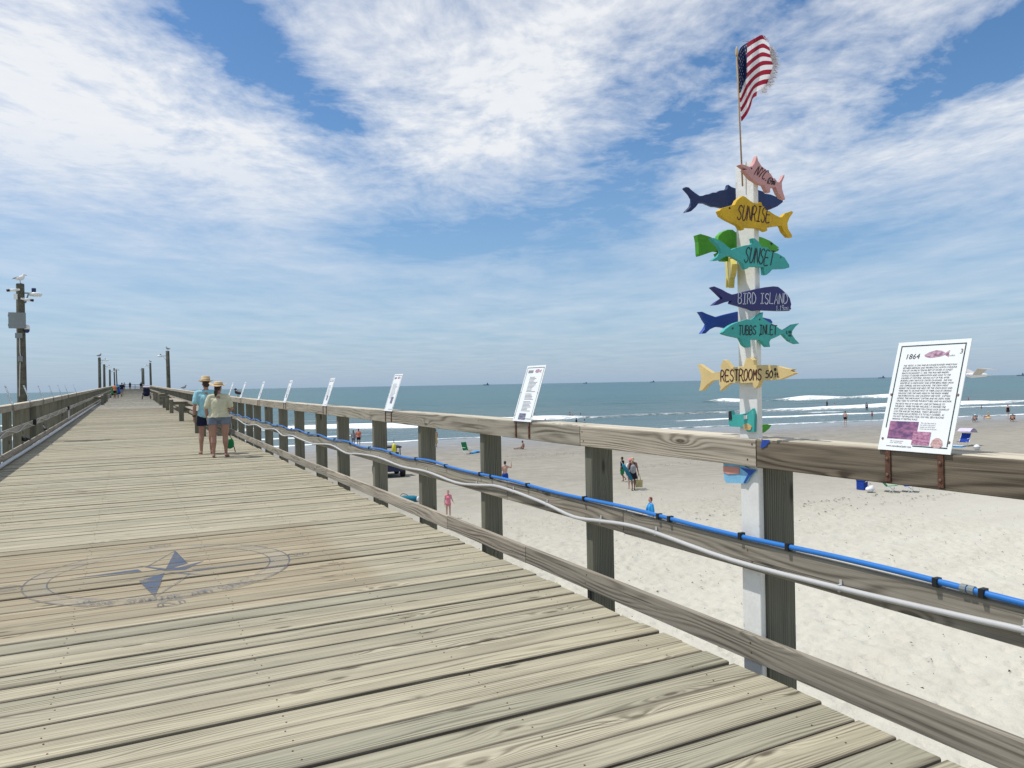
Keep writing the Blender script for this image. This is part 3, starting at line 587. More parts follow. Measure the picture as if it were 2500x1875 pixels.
fish('fish_sign', 'pale yellow barracuda shaped board lettered RESTROOMS 50 ft', cropB, [(108, 1225), (135, 1217), (180, 1252), (280, 1320), (385, 1305), (395, 1260), (375, 1250), (400, 1205), (415, 1162), (440, 1168), (480, 1215), (515, 1255), (665, 1240), (690, 1150), (740, 1135), (775, 1165), (785, 1230), (900, 1225), (1000, 1228), (1080, 1245), (1200, 1275), (1250, 1275), (1215, 1298), (1275, 1318), (1250, 1335), (1100, 1395), (1000, 1405), (850, 1415), (840, 1460), (810, 1500), (785, 1500), (770, 1435), (650, 1445), (500, 1440), (440, 1480), (380, 1535), (375, 1530), (385, 1490), (365, 1455), (370, 1400), (290, 1410), (230, 1450), (160, 1530), (125, 1532), (140, 1490), (150, 1420), (150, 1340), (130, 1280)], 'X', RX+.002, M['cream'], .028,
     texts=[('RESTROOMS', (390, 1418), (872, 1400), 128, .0066, 'maroonink'), ('50', (925, 1376), (1005, 1376), 86, .0062, 'ink'), ('ft.', (1030, 1370), (1086, 1368), 56, .005, 'ink')], eye=(1038, 1280, .0085), dots=[(655, 1293, .004), (660, 1412, .005)])
def slab(name, label, poly, mat, thick, nrm, stripe=None):
    poly = [Vector(p_) for p_ in poly]; c = sum(poly, Vector())/len(poly); t = thing(name, label, 'fish sign', c); nrm = Vector(nrm)
    mb = MB().prism([p_-c for p_ in poly], nrm*-thick); bmm = mb.mesh(name); link('fish_board', bmm, mat, t)
    if stripe:
        for (pl_, mm) in stripe:
            s_ = MB().prism([Vector(p_)-c+nrm*.0005 for p_ in pl_], nrm*.003); s_.build('painted_piece', mm, t)
    return t
# small lemon fish seen nearly edge on, left of the post
dv = Vector((.60, .80, 0)); nv = Vector((-.80, .60, 0)); b0 = Vector((RX-.012, 3.065, 1.0))
prof = [(-.16, 2.105), (-.13, 2.10), (-.10, 2.135), (-.02, 2.16), (.02, 2.20), (.05, 2.165), (.10, 2.14), (.15, 2.19), (.17, 2.185), (.145, 2.10), (.165, 2.03), (.14, 2.02), (.10, 2.07), (.03, 2.04), (.0, 2.0), (-.03, 2.045), (-.1, 2.06)]
slab('fish_sign', 'small lemon yellow fish board turned edge on beside the white post', [b0+dv*a+Vector((0, 0, h_-1.0)) for a, h_ in prof], M['lemon'], .028, nv)
def cropD(x, y): return 1740+x*.13264, 980+y*.13264
K = lambda pts, v_: [onX(*cropD(x, y), v_) for x, y in pts]
slab('fish_sign', 'battered teal fish board with an orange patch where post meets rail', K([(300, 175), (350, 170), (365, 245), (500, 240), (640, 215), (735, 130), (770, 230), (760, 560), (640, 560), (560, 470), (430, 470), (310, 460), (290, 420)], RX+.022), M['aqua'], .02, (-1, 0, 0),
     [(K([(560, 440), (640, 400), (725, 460), (700, 530), (600, 520)], RX+.022), M['tan']), (K([(575, 255), (640, 255), (640, 320), (580, 330)], RX+.022), M['white']), (K([(300, 180), (345, 175), (355, 330), (300, 340)], RX+.022), M['ink'])])
slab('fish_sign', 'dark green fish head board peeping out past the post above the rail', [onY(*cropD(x, y), 3.09) for x, y in [(760, 440), (890, 435), (1000, 420), (1085, 432), (1040, 500), (970, 560), (900, 590), (800, 660), (760, 640)]], M['green'], .022, (0, -1, 0))
slab('fish_sign', 'torn royal blue fish board scrap on the rail beside the white post', K([(905, 705), (1035, 708), (1050, 750), (1010, 770), (990, 820), (900, 862), (880, 850)], RX-.004), M['blue'], .003, (-1, 0, 0))
slab('fish_sign', 'coral and pale blue striped fish board under the top rail', K([(195, 1130), (500, 1130), (640, 1230), (800, 1270), (700, 1370), (620, 1500), (560, 1510), (250, 1500), (215, 1440), (200, 1300)], RX+.026), M['skyblue'], .011, (-1, 0, 0),
     [(K([(200, 1190), (495, 1210), (495, 1330), (280, 1340), (205, 1300)], RX+.026), M['coral']), (K([(510, 1215), (620, 1240), (800, 1270), (660, 1400), (600, 1505), (570, 1500), (660, 1330)], RX+.026), M['blue'])])

# ------------------------------------------------------------------ torn flag on its stick
def cropF(x, y): return 1780+x*.15075, 60+y*.15075
fs = thing('flag', 'small tattered American flag on a wooden stick above the fish signs', 'flag', onY(1812, 400, 2.985))
f0 = fs.location.copy()
top = onY(1798.5, 128, 2.985)
MB().tube([Vector((0, 0, -.12)), top-f0], .0042, 8).build('stick', M['straw2'], fs, True)
MB().lathe([(.002, .05), (.006, .035), (.0085, .015), (.007, .004), (.006, 0)], top-f0+Vector((0, 0, -.018)), 10).build('finial', M['straw'], fs, True)
COLS = [(0.0, (128, 545), (165, 1105), (195, 1555)), (.10, (172, 400), (190, 1095), (212, 1558)), (.25, (222, 340), (240, 960), (300, 1440)), (.4, (288, 296), (290, 870), (355, 1310)), (.6, (405, 225), (425, 735), (395, 1190)), (.8, (545, 165), (545, 660), (510, 1135)), (1.0, (640, 262), (705, 650), (570, 1110))]
def flagpt(u, v):
    for i in range(len(COLS)-1):
        if u <= COLS[i+1][0]+1e-9: break
    k = (u-COLS[i][0])/(COLS[i+1][0]-COLS[i][0])
    def cr(j):
        a0, a1, a2, a3 = [Vector(COLS[min(max(i+q, 0), len(COLS)-1)][j]) for q in (-1, 0, 1, 2)]
        return .5*((2*a1)+(a2-a0)*k+(2*a0-5*a1+4*a2-a3)*k*k+(3*a1-a0-3*a2+a3)*k**3)
    a, m__, b_ = cr(1), cr(2), cr(3)
    q = a.lerp(m__, v/(7/13)) if v < 7/13 else m__.lerp(b_, (v-7/13)/(6/13))
    q.x += 10*math.sin(v*9+u*2)*u
    dep = 2.985-.004+.030*math.sin(u*6.5+v*2.2)*min(1, u*4)-.02*u
    return onY(*cropF(q.x, q.y), dep)-f0
NU, NV = 40, 52; fm_ = MB(); stripe = {}
pts = [[flagpt(i/NU, j/NV) for i in range(NU+1)] for j in range(NV+1)]
verts = [p_ for row in pts for p_ in row]
M['flagred'] = paint('flag_red', (.34, .018, .045), .85, .12, 20, trans=.45); M['flagwhite'] = paint('flag_white', (.84, .82, .82), .85, .05, 20, trans=.5); M['flagblue'] = paint('flag_blue', (.012, .025, .095), .85, .15, 20, trans=.25)
faces, mids = [], []
for j in range(NV):
    for i in range(NU):
        s_ = int((j+.5)/NV*13)
        if j < 4 and i > 30+j*1.2 and random.random() < .8: continue         # torn top corner
        if j > 47 and i > 27: continue
        faces.append((j*(NU+1)+i, j*(NU+1)+i+1, (j+1)*(NU+1)+i+1, (j+1)*(NU+1)+i)); mids.append(2 if (i/NU < .4 and s_ < 7) else s_ % 2)
me = bpy.data.meshes.new('cloth'); me.from_pydata(verts, [], faces); me.polygons.foreach_set('material_index', mids); me.update()
link('cloth', me, [M['flagred'], M['flagwhite'], M['flagblue']], fs, True)
sm = MB()
for r_ in range(9):
    for c_ in range(6 if r_ % 2 == 0 else 5):
        uc, vc = .4*(c_+(.55 if r_ % 2 == 0 else 1.05))/6.1, 7/13*(r_+.55)/9.1
        star = []
        for k in range(10):
            an = math.pi/2+k*math.pi/5; rr_ = .020 if k % 2 == 0 else .009
            star.append(flagpt(min(max(uc+rr_*math.cos(an)*.95, 0), 1), vc-rr_*math.sin(an)*.9)+Vector((0, -.0022, 0)))
        ctr = sum(star, Vector())/10; sm.add(star+[ctr], [(k, (k+1) % 10, 10) for k in range(10)])
sm.build('stars', M['flagwhite'], fs)
fr_ = MB()
for j in range(300):
    v_ = .14+.84*j/300; a = flagpt(1.0 if v_ < .9 else .72+.2*random.random(), v_); ln = random.uniform(.026, .056)*(1.0 if v_ > .2 else .8)
    p1 = a+Vector((ln*.55, random.uniform(-.006, .006), random.uniform(-.002, .008))); p2 = a+Vector((ln, random.uniform(-.012, .012), random.uniform(-.004, .014)))
    fr_.tube([a, p1, p2], .0008, 3, False, mi=0 if random.random() < .88 else 1)
for k in range(26):
    a = flagpt(random.uniform(.55, .95), .03+random.random()*.05); q = [a]
    for s_ in range(4): q.append(q[-1]+Vector((random.uniform(-.008, .008), random.uniform(-.004, .004), random.uniform(-.002, .009))))
    fr_.tube(q, .0006, 3, False, mi=1)
a = flagpt(.5, .02); fr_.tube(smooth_path([a, a+Vector((-.02, -.004, -.004)), a+Vector((-.045, -.006, -.006)), a+Vector((-.06, -.002, -.012))], 4), .0009, 4, False, mi=1)
a = flagpt(.42, .97); fr_.tube(smooth_path([a, a+Vector((.02, -.002, .012)), a+Vector((.05, -.004, .03))], 4), .0005, 4, False, mi=0)
tag(fr_.build('frayed_threads', [M['flagwhite'], M['flagred']], fs), kind='stuff')

# ------------------------------------------------------------------ history placards
def text_mesh(body, size, mat, parent, loc, name='lettering', shear=0.0, width=None, line=1.0, rot=None):
    cu = bpy.data.curves.new('txt', 'FONT'); cu.body = body; cu.size = size; cu.shear = shear; cu.space_line = line; cu.resolution_u = 2
    o = bpy.data.objects.new('txt', cu); C.objects.link(o); dg = bpy.context.evaluated_depsgraph_get(); me = bpy.data.meshes.new_from_object(o.evaluated_get(dg)); bpy.data.objects.remove(o)
    n = len(me.vertices); co = np.zeros(n*3); me.vertices.foreach_get('co', co); co = co.reshape(-1, 3)
    if width: co[:, 0] *= width/(co[:, 0].max()-min(0, co[:, 0].min()))
    q = np.zeros_like(co)
    tl = LEAN
    X_, Zp = co[:, 0]+loc[0], co[:, 1]+loc[1]
    q[:, 0] = X_; q[:, 1] = Zp*math.sin(tl)-(PTH+.0008)*math.cos(tl)+PY; q[:, 2] = Zp*math.cos(tl)+(PTH+.0008)*math.sin(tl)
    me.vertices.foreach_set('co', q.ravel()); me.update(); return link(name, me, mat, parent)
LEAN, PTH, PY, PWd, PHt = math.atan2(.155, .465), .004, -.006, .325, .492
def pp(x, z, off=0.0): return Vector((x, z*math.sin(LEAN)-off*math.cos(LEAN)+PY, z*math.cos(LEAN)+off*math.sin(LEAN)))
def flat(mb, x0, z0, x1, z1, off, mi=0): mb.add([pp(x0, z0, off), pp(x1, z0, off), pp(x1, z1, off), pp(x0, z1, off)], [(0, 1, 2, 3)], mi)
M['lines'] = paint('small_print', (.22, .23, .25), .6); M['photo1'] = None
def photo_mat(name, a, b_, sc):
    m_, g = new_mat(name); co = g('TexCoord').outputs['Object']; n = g.noise(g.vmul(co, (1, 1, 1.8)), sc, 5.0, .65)
    return finish(m_, g, g.mix(g.ramp(n, .38, .62), rgb(*a), rgb(*b_)), .45)
M['photo1'] = photo_mat('mauve_photo', (.10, .045, .13), (.36, .15, .25), 22); M['photo2'] = photo_mat('pink_photo', (.24, .08, .16), (.52, .27, .38), 60)
M['photo3'] = photo_mat('slate_photo', (.03, .03, .07), (.30, .30, .38), 40); M['printfish'] = photo_mat('printed_fish', (.22, .10, .16), (.52, .34, .42), 50); M['shell'] = photo_mat('printed_shell', (.38, .20, .20), (.6, .42, .4), 90)
def placard(label, group, x, y, rz, kind):
    t = thing('history_placard', label, 'placard', (x, y, rise(y)+1.185), rz, group)
    a = MB(); h_ = .004
    a.add([pp(sx_*PWd/2, z, o_) for o_ in (0, PTH) for (sx_, z) in ((-1, 0), (1, 0), (1, PHt), (-1, PHt))], [(3, 2, 1, 0), (4, 5, 6, 7), (0, 1, 5, 4), (1, 2, 6, 5), (2, 3, 7, 6), (3, 0, 4, 7)])
    a.build('panel', M['panel'], t)
    b_ = MB(); i0 = .017; wl = .005; X1 = PWd/2-i0
    flat(b_, -X1, PHt-i0-wl, X1, PHt-i0, PTH+.0006); flat(b_, -X1, .10 if kind == 1 else .02, -X1+wl, PHt-i0-wl, PTH+.0006); flat(b_, X1-wl, .03, X1, PHt-i0-wl, PTH+.0006); flat(b_, -.005, .022, X1, .022+wl, PTH+.0006)
    b_.build('border_line', M['greenline'], t)
    for s_ in (-1, 1):
        br = MB(); X_ = s_*.118
        br.box((X_, -.004, -.068), (.024, .006, .135))
        br.add([pp(X_+dx, z, o_) for z in (-.003, .27) for o_ in (-.001, -.008) for dx in (-.012, .012)], [(0, 1, 3, 2), (4, 6, 7, 5), (0, 4, 5, 1), (2, 3, 7, 6), (0, 2, 6, 4), (1, 5, 7, 3)])
        bo = br.build('bracket', M['rust'], t)
        for z in (-.035, -.105):
            MB().lathe([(.007, 0), (.007, .005), (.003, .006)], (X_, -.007, z), 6, M=Matrix.Rotation(rad(90), 3, 'X')).build('bolt', M['bolt'], bo)
        for z in (.05, .25):
            q = pp(s_*(PWd/2-.014), z, PTH); MB().lathe([(.0055, 0), (.0045, .003)], q, 8, M=Matrix.Rotation(rad(90)-LEAN, 3, 'X')).build('screw', M['bolt'], t)
    tr = MB(); pr = MB()
    if kind == 1:
        return t
    rows = [(.355-.0155*k) for k in range(13)] if kind == 3 else [(.362-.0125*k) for k in range(12)]+[(.20-.0125*k) for k in range(5)]+[(.13, )[0]-.0 for k in ()]
    if kind == 2: rows = [.385-.0115*k for k in range(12)]+[.237-.0115*k for k in range(5)]+[.170-.0115*k for k in range(8)]
    for r_ in rows:
        xr = random.uniform(.02, .095); x0 = -.10 if kind == 3 else -.06
        flat(tr, x0, r_, xr, r_+.0052, PTH+.0007)
    flat(tr, -.115, .425, -.03, .450, PTH+.0007)
    tag(tr.build('print_lines', M['lines'], t), kind='stuff')
    # printed fish at the head and picture at the foot
    q = [(.0, .44), (.02, .456), (.06, .458), (.085, .445), (.11, .455), (.105, .438), (.11, .422), (.085, .434), (.05, .425), (.02, .428)]
    pf = MB().add([pp(x_, z_, PTH+.0008) for x_, z_ in q], [tuple(range(len(q)))]); pf.build('printed_fish', M['printfish'], t)
    if kind == 2: flat(pr, -.075, .015, .045, .07, PTH+.0008)
    else: flat(pr, -.02, .10, .07, .185, PTH+.0008)
    pr.build('picture', M['photo3'], t)
    return t
s1 = placard('white placard headed 1864 with mauve photographs, on rusty brackets beside the fish signpost', None, RX, 2.015, rad(-90), 1)
text_mesh('1864', .034, M['ink'], s1, (-.118, .412), 'heading', .12)
text_mesh('3', .030, M['ink'], s1, (.122, .428), 'number', .08)
text_mesh('Redfish', .010, M['lines'], s1, (.076, .418), 'caption', .15)
para1 = ['THE "VESTA", A CIVIL WAR BLOCKADE RUNNER WHICH RAN', 'BETWEEN BERMUDA AND WILMINGTON, NORTH CAROLINA', 'WAS SET ON FIRE IN TEN(10) FEET OF WATER AT SUNSET', 'BEACH ON JANUARY 11, 1864. THIS WAS HER MAIDEN', 'VOYAGE TO DELIVER AMMUNITION AND GUNS TO THE', 'SOLDIERS AT CAPE FEAR. SHE RAN OUT OF FUEL AFTER', 'BURNING EVEN THE FOOD CRATES ON BOARD.  SHE WAS', 'SIGHTED BY A UNION BOAT AND AFTER BEING FIRED UPON', 'AND CRIPPLED, SHE RAN AGROUND. THE CREW WENT', 'BEHIND THE DUNES AND HELD OFF THE UNION BOAT AND', 'WERE ABLE TO SALVAGE MOST OF THEIR LOAD BY DRIVING', 'WAGONS OVER THE HARD AREAS IN THE MARSH WHERE', 'THE INTERCOASTAL AND CAUSEWAY ARE NOW.  CAPTAIN', 'DEVENS, THE UNION BOAT CAPTAIN AND HIS CREW, WERE', "ONLY ABLE TO CAPTURE THE BOAT'S BELL AND AN ANCHOR."]
para2 = ["THE VESTA WAS 34' W AND 150' L AND SAT PARALLEL TO", 'THE BEACH.  WHEN THE PIER WAS BUILT, IT SPANNED THE', 'BOAT AND ON THE WEST SIDE YOU COULD LOOK DOWN AT', 'LOW TIDE AND SEE THE BOILER.  TODAY, BECAUSE SO', 'MUCH SAND HAS ACCRETED, IT IS TOTALLY COVERED.  AS', 'YOU EXIT THE WALKING TOUR, YOU WILL SEE A PLACARD', "MARKING IT'S RESTING PLACE."]
text_mesh('\n'.join(para1), .0112, M['ink'], s1, (-.118, .378), 'paragraph', .22, .245, 1.02)
text_mesh('\n'.join(para2), .0112, M['ink'], s1, (-.122, .205), 'paragraph', .22, .245, 1.02)
text_mesh('This is the Vesta boiler in\nthe middle of the picture\npeeping out of the water\non the west side of the pier.', .0088, M['lines'], s1, (.012, .123), 'caption', .1, .075, .95)
text_mesh('This is a closeup photo\nof the "VESTA" boiler.', .0085, M['lines'], s1, (-.112, .040), 'caption', .1, .062, .95)
text_mesh('www.sunsetbeachpier.com', .0125, M['ink'], s1, (-.125, .016), 'web_address', .0, .115)
q = [(-.03, .428), (-.01, .440), (.02, .448), (.045, .444), (.062, .434), (.08, .446), (.078, .430), (.08, .414), (.062, .425), (.04, .418), (.0, .414), (-.025, .420)]
MB().add([pp(x_, z_, PTH+.0008) for x_, z_ in q], [tuple(range(len(q)))]).build('printed_fish', M['printfish'], s1)
mb = MB(); flat(mb, -.128, .052, .004, .130, PTH+.0007); mb.build('photograph', M['photo1'], s1)
mb = MB(); flat(mb, -.012, .030, .066, .088, PTH+.0012); mb.build('photograph', M['photo2'], s1)
MB().add([pp(.098+.026*math.cos(k*.628), .036+(.030 if math.sin(k*.628) > 0 else .014)*math.sin(k*.628), PTH+.0010) for k in range(10)], [tuple(range(10))]).build('printed_shell', M['shell'], s1)
placard('white placard with a slate photograph at its foot, second along the signpost rail', None, RX, 5.51, rad(-90), 2)
placard('white placard with a dark ship picture, third along the signpost rail', None, RX, 9.13, rad(-90), 3)
for y_, w_ in zip((12.59, 16.21, 19.81, 23.2, 26.14), ('fourth', 'fifth', 'sixth', 'seventh', 'eighth')): placard('white placard leaning back on the rail, '+w_+' counted from the fish signpost', 'placards along the signpost rail', RX, y_, rad(-90), 3)
for y_, w_ in zip((21.06, 24.59, 28.17, 31.83, 35.56, 39.27, 45.22), ('just before the camera pole', 'right behind the camera pole', 'first past the camera pole', 'second past the camera pole', 'third past the camera pole', 'fourth past the camera pole', 'last and apart past the camera pole')): placard('thin white placard on the rail, '+w_, 'placards along the camera pole rail', LX, y_, rad(90), 3)

# ------------------------------------------------------------------ pipes on the rails
pth = []
y_ = -3.0
while y_ < 27:
    wob_ = .006*math.sin(y_*3.5)+(.010*math.sin(y_*2*math.pi/1.8) if y_ > 7 else 0)
    pth.append((RX-.004, y_, rise(y_)+.663+wob_)); y_ += .3
bp = thing('blue_pipe', 'bright blue water pipe clipped along the top of the middle rail', 'pipe', (0, 0, 0))
MB().tube(smooth_path(pth, 3), .0128, 10).build('pipe', M['bluepipe'], bp, True)
cl_y = [.9, 1.25]+[onX(x_, 1300, RX-.004).y for x_ in (2398, 2285, 1925, 1810, 1637, 1610, 1429, 1290, 1202, 1175, 1091, 1019, 958, 906, 859, 821)]+[13.1+.8*k for k in range(17)]
for y_ in cl_y: MB().box((RX-.004, y_, rise(y_)+.662), (.036, .020, .036)).build('clamp', M['black'], bp)
for y_ in (1.78, 1.81): MB().tube([(RX-.004, y_-.012, .663), (RX-.004, y_+.012, .663)], .017, 10).build('coupling', M['steelgrey'], bp)
cp = [(2700, 1590), (2500, 1539), (2343, 1504), (2050, 1436), (1788, 1368), (1600, 1301), (1528, 1281), (1465, 1272), (1401, 1262), (1334, 1231), (1300, 1217), (1252, 1199), (1207, 1186), (1162, 1184), (1112, 1178), (1040, 1151), (981, 1139), (924, 1117), (875, 1108), (845, 1106), (807, 1086), (763, 1083), (733.6, 1072), (712, 1063), (690, 1063), (671, 1048), (644, 1047), (625, 1037), (601, 1037), (578, 1022)]
pc = [onX(x, y, RX-.013) for x, y in cp]; gcd = thing('grey_conduit', 'wavy grey conduit clipped to the face of the middle rail below the blue pipe', 'conduit', (0, 0, 0))
MB().tube(smooth_path(pc, 4), .0132, 10).build('conduit', M['conduit'], gcd, True)
for i in range(1, len(pc), 2):
    q = pc[i]; c_ = MB().box(q+Vector((.004, 0, 0)), (.022, .012, .034)); c_.box(q+Vector((.0085, 0, .026)), (.004, .014, .024)); c_.build('clip', M['conduit'], gcd)
lw = thing('grey_conduit', 'wavy pale conduit along the rail below the camera pole', 'conduit', (0, 0, 0))
pl = [(LX+.013, y_, rise(y_)+.565+.055*math.sin((y_-12)*2*math.pi/3.56)) for y_ in np.arange(12, 45, .45)]
MB().tube(smooth_path(pl, 2), .012, 8).build('conduit', M['conduit'], lw, True)
for y_ in (25.2, 38.6): MB().box((LX+.04, y_, rise(y_)+.60), (.08, .14, .16)).build('junction_box', M['black'], lw)
MB().tube([(LX+.05, 38.6, rise(38.6)+.52), (LX+.05, 38.6, rise(38.6)+.12)], .03, 8).build('drop_pipe', M['conduit'], lw)
fp = thing('floor_pipe', 'fat pale grey pipe lying on the deck along the rail below the camera pole', 'pipe', (0, 0, 0))
MB().tube([(-2.27, y_, rise(y_)+.043+.01*math.sin(y_*.9)**2) for y_ in np.arange(-2, 92, 1.5)], .042, 10).build('pipe', M['conduit'], fp, True)
for y_ in (9, 15, 24, 27.5, 41): MB().tube([(-2.27, y_-.04, rise(y_)+.045), (-2.27, y_+.04, rise(y_)+.045)], .05, 10).build('coupling', M['conduit'], fp)
MB().tube([(-2.34, y_, rise(y_)+.03) for y_ in np.arange(24, 92, 2.0)], .025, 8).build('thin_pipe', M['conduit'], fp, True)

# ------------------------------------------------------------------ lamp poles
def lamp_pole(name, label, x, y, z0, h_, r, side, arm_z, group, lean=0.0):
    t = thing(name, label, 'pole', (x, y, z0), 0, group); t.rotation_euler = (0, lean, 0)
    MB().lathe([(r*1.08, -1.4), (r*1.05, 0), (r*.92, h_), (r*.8, h_+.01)], (0, 0, 0), 14).build('pole', M['pole'], t, True)
    a = MB().tube([(side*r*.9, 0, arm_z), (side*(r+.42), 0, arm_z)], .022, 8); a.tube([(side*r*.9, 0, arm_z-.4), (side*(r+.22), 0, arm_z-.04)], .014, 6); ao = a.build('arm', M['steelgrey'], t)
    l_ = MB().lathe([(.05, -.10), (.13, -.09), (.155, -.03), (.12, .03), (.06, .06)], (side*(r+.50), 0, arm_z), 14, sx=1.5); l_.build('lamp_head', M['white_plastic'], ao, True)
    MB().lathe([(.055, 0), (.06, .09), (.05, .12)], (side*(r+.42), 0, arm_z+.05), 10).build('light_sensor', M['steelgrey'], ao)
    return t
cpole = thing('camera_pole', 'dark round timber pole carrying white cameras, a grey box and a lamp', 'pole', (-2.81, 26.2, .2))
MB().lathe([(.135, -1.5), (.13, 0), (.118, 2.4), (.106, 4.5), (.095, 4.52)], (0, 0, 0), 18).build('pole', M['pole'], cpole, True)
MB().box((-.07, -.17, 3.42), (.42, .13, .46)).build('grey_box', M['steelgrey'], cpole)
for z in (3.28, 3.56): MB().box((-.285, -.17, z), (.02, .05, .06)).build('hinge', M['steelgrey'], cpole)
def camera_part(p0, dirv, z):
    d_ = Vector(dirv).normalized(); p0 = Vector(p0); c_ = MB().tube([p0+d_*.06, p0+d_*.26], .040, 12).build('security_camera', M['white_plastic'], cpole, True)
    MB().tube([p0+d_*.25, p0+d_*.33], .038, 12).build('lens', M['black'], c_, True); MB().tube([p0, p0+d_*.1], .028, 8).build('mount', M['white_plastic'], c_)
camera_part((.0, -.13, 4.33), (-.9, -.35, -.15), 4.3); camera_part((.03, -.13, 4.07), (.9, -.25, -.16), 4.1)
MB().box((-.10, -.15, 4.12), (.09, .06, .16)).build('white_box', M['white_plastic'], cpole)
MB().box((-.04, -.155, 2.98), (.18, .05, .15)).build('grey_meter', M['steelgrey'], cpole)
MB().tube([(-.02, -.155, 2.9), (-.02, -.158, 2.5), (.0, -.16, 2.3)], .013, 8).build('cable_pipe', M['conduit'], cpole)
MB().box((-.01, -.155, 2.3), (.11, .05, .16)).build('round_box', M['steelgrey'], cpole)
MB().tube([(-.02, -.155, 2.2), (-.05, -.165, 1.2)], .012, 8).build('cable_pipe', M['conduit'], cpole)
a = MB().lathe([(.07, .0), (.075, .08), (.05, .13)], (.16, -.1, 3.17), 12).build('dome_camera', M['white_plastic'], cpole, True)
MB().ball((.16, -.1, 3.15), (.07, .07, .09), 12).build('lens', M['navy'], a, True)
ao = MB().tube([(.1, 0, 4.25), (.42, 0, 4.25)], .02, 8); ao.tube([(.12, 0, 3.95), (.2, 0, 4.22)], .02, 8); ao = ao.build('arm', M['steelgrey'], cpole)
MB().lathe([(.05, -.09), (.12, -.085), (.15, -.03), (.11, .02)], (.38, -.02, 4.25), 14, sx=1.2).build('lamp_head', M['white_plastic'], ao, True)
MB().lathe([(.055, 0), (.06, .1), (.05, .12)], (.34, -.02, 4.28), 10).build('light_sensor', M['navy'], ao)
for w_, (x, y_, zb, zt, ln) in zip(('first past the camera pole, gull on top', 'second past the camera pole', 'third past the camera pole', 'fourth past the camera pole, leaning', 'last before the pier end, leaning'), [(-2.83, 93, 1.84, 5.19, 0), (-2.83, 110, 2.05, 4.99, 0), (-2.83, 142, 2.2, 5.12, .0), (-2.83, 190, 2.9, 6.7, -.02), (-2.83, 226, 3.2, 7.4, -.03)]):
    lamp_pole('lamp_pole', 'dark timber lamp pole, '+w_, x, y_, rise(y_), zt-rise(y_), .15, 1, zt-rise(y_)-.28, 'lamp poles on the camera pole side', ln)
for w_, (x, y_, zt, ln) in zip(('tall beyond the benches, gull on top', 'second beyond the benches, small gull on top', 'third beyond the benches', 'last beyond the benches'), [(3.25, 75.3, 5.1, -.012), (3.25, 138, 6.1, -.01), (3.25, 205, 7.0, 0), (3.25, 228, 7.7, 0)]):
    lamp_pole('lamp_pole', 'dark timber lamp pole, '+w_, x, y_, rise(y_), zt-rise(y_), .17, -1, zt-rise(y_)-.45, 'lamp poles on the bench side', ln)

# ------------------------------------------------------------------ painted compass on the planks
def clip_y(poly, lo, hi):
    for (s_, lim) in ((1, lo), (-1, -hi)):
        out = []
        for i in range(len(poly)):
            a, b_ = poly[i], poly[(i+1) % len(poly)]; da, db = s_*a[1]-lim, s_*b_[1]-lim
            if da >= 0: out.append(a)
            if (da >= 0) != (db >= 0): k = da/(da-db); out.append((a[0]+(b_[0]-a[0])*k, a[1]+(b_[1]-a[1])*k))
        poly = out
        if len(poly) < 3: return []
    return poly
PS = [p_ for p_ in planks if p_[1] > 5.2 and p_[0] < 8.6]
def deckpaint(name, polys, mat, parent, off=.0045):
    mb = MB()
    for pl_ in polys:
        for (lo, hi) in PS:
            c_ = clip_y(pl_, lo+.004, hi-.004)
            if len(c_) >= 3: mb.add([(x-parent.location.x, y_-parent.location.y, off) for x, y_ in c_], [tuple(range(len(c_)))])
    return tag(mb.build(name, mat, parent), kind='stuff')
def faded(name, c, lo, hi, amax):
    m_, g = new_mat(name); gp = g('NewGeometry').outputs['Position']
    n = g.noise(g.vmul(gp, (3, 60, 1)), 1.0, 4.0, .7); n2 = g.noise(gp, 2.2, 4.0, .7); f_ = g.m('ADD', g.m('MULTIPLY', n, .5), g.m('MULTIPLY', n2, .5))
    return finish(m_, g, rgb(*c), .85, alpha=g.m('MULTIPLY', g.ramp(f_, lo, hi), amax), spec=.2)
M['cnavy'] = faded('faded_navy_paint', (.085, .125, .20), .34, .56, .78); M['cline'] = faded('faded_line_paint', (.12, .14, .18), .38, .58, .72); M['cpale'] = faded('faded_pale_paint', (.42, .45, .46), .42, .66, .24)
CXc, CYc = .24, 6.86
comp = thing('compass_rose', 'faded navy compass rose painted on the deck planks', 'painting', (CXc, CYc, 0))
cz = lambda x, y_: (lambda q: (q.x, q.y))(onZ(x*.452, 1250+y_*.452, 0))
def ann(r0, r1, a0=0, a1=360, n=72, cx_=CXc, cy_=CYc):
    out = []
    for k in range(n):
        A, B = rad(a0+(a1-a0)*k/n), rad(a0+(a1-a0)*(k+1)/n)
        out.append([(cx_+r0*math.cos(A), cy_+r0*math.sin(A)), (cx_+r1*math.cos(A), cy_+r1*math.sin(A)), (cx_+r1*math.cos(B), cy_+r1*math.sin(B)), (cx_+r0*math.cos(B), cy_+r0*math.sin(B))])
    return out
deckpaint('pale_ring', ann(.84, .985), M['cpale'], comp, .0042)
deckpaint('outer_ring', ann(.988, 1.003), M['cline'], comp); deckpaint('inner_ring', ann(.828, .840), M['cline'], comp)
T_ = [[(945, 212), (1012, 280), (890, 320)], [(750, 375), (890, 330), (835, 460)], [(375, 362), (745, 312), (770, 325)], [(1480, 265), (1060, 322), (1030, 312)], [(735, 292), (900, 308), (890, 320)], [(1105, 265), (1000, 315), (890, 320)], [(640, 385), (750, 355), (890, 325)], [(1110, 340), (1000, 340), (890, 325)]]
deckpaint('star', [[cz(*p_) for p_ in pl_] for pl_ in T_], M['cnavy'], comp, .0048)
thin = []
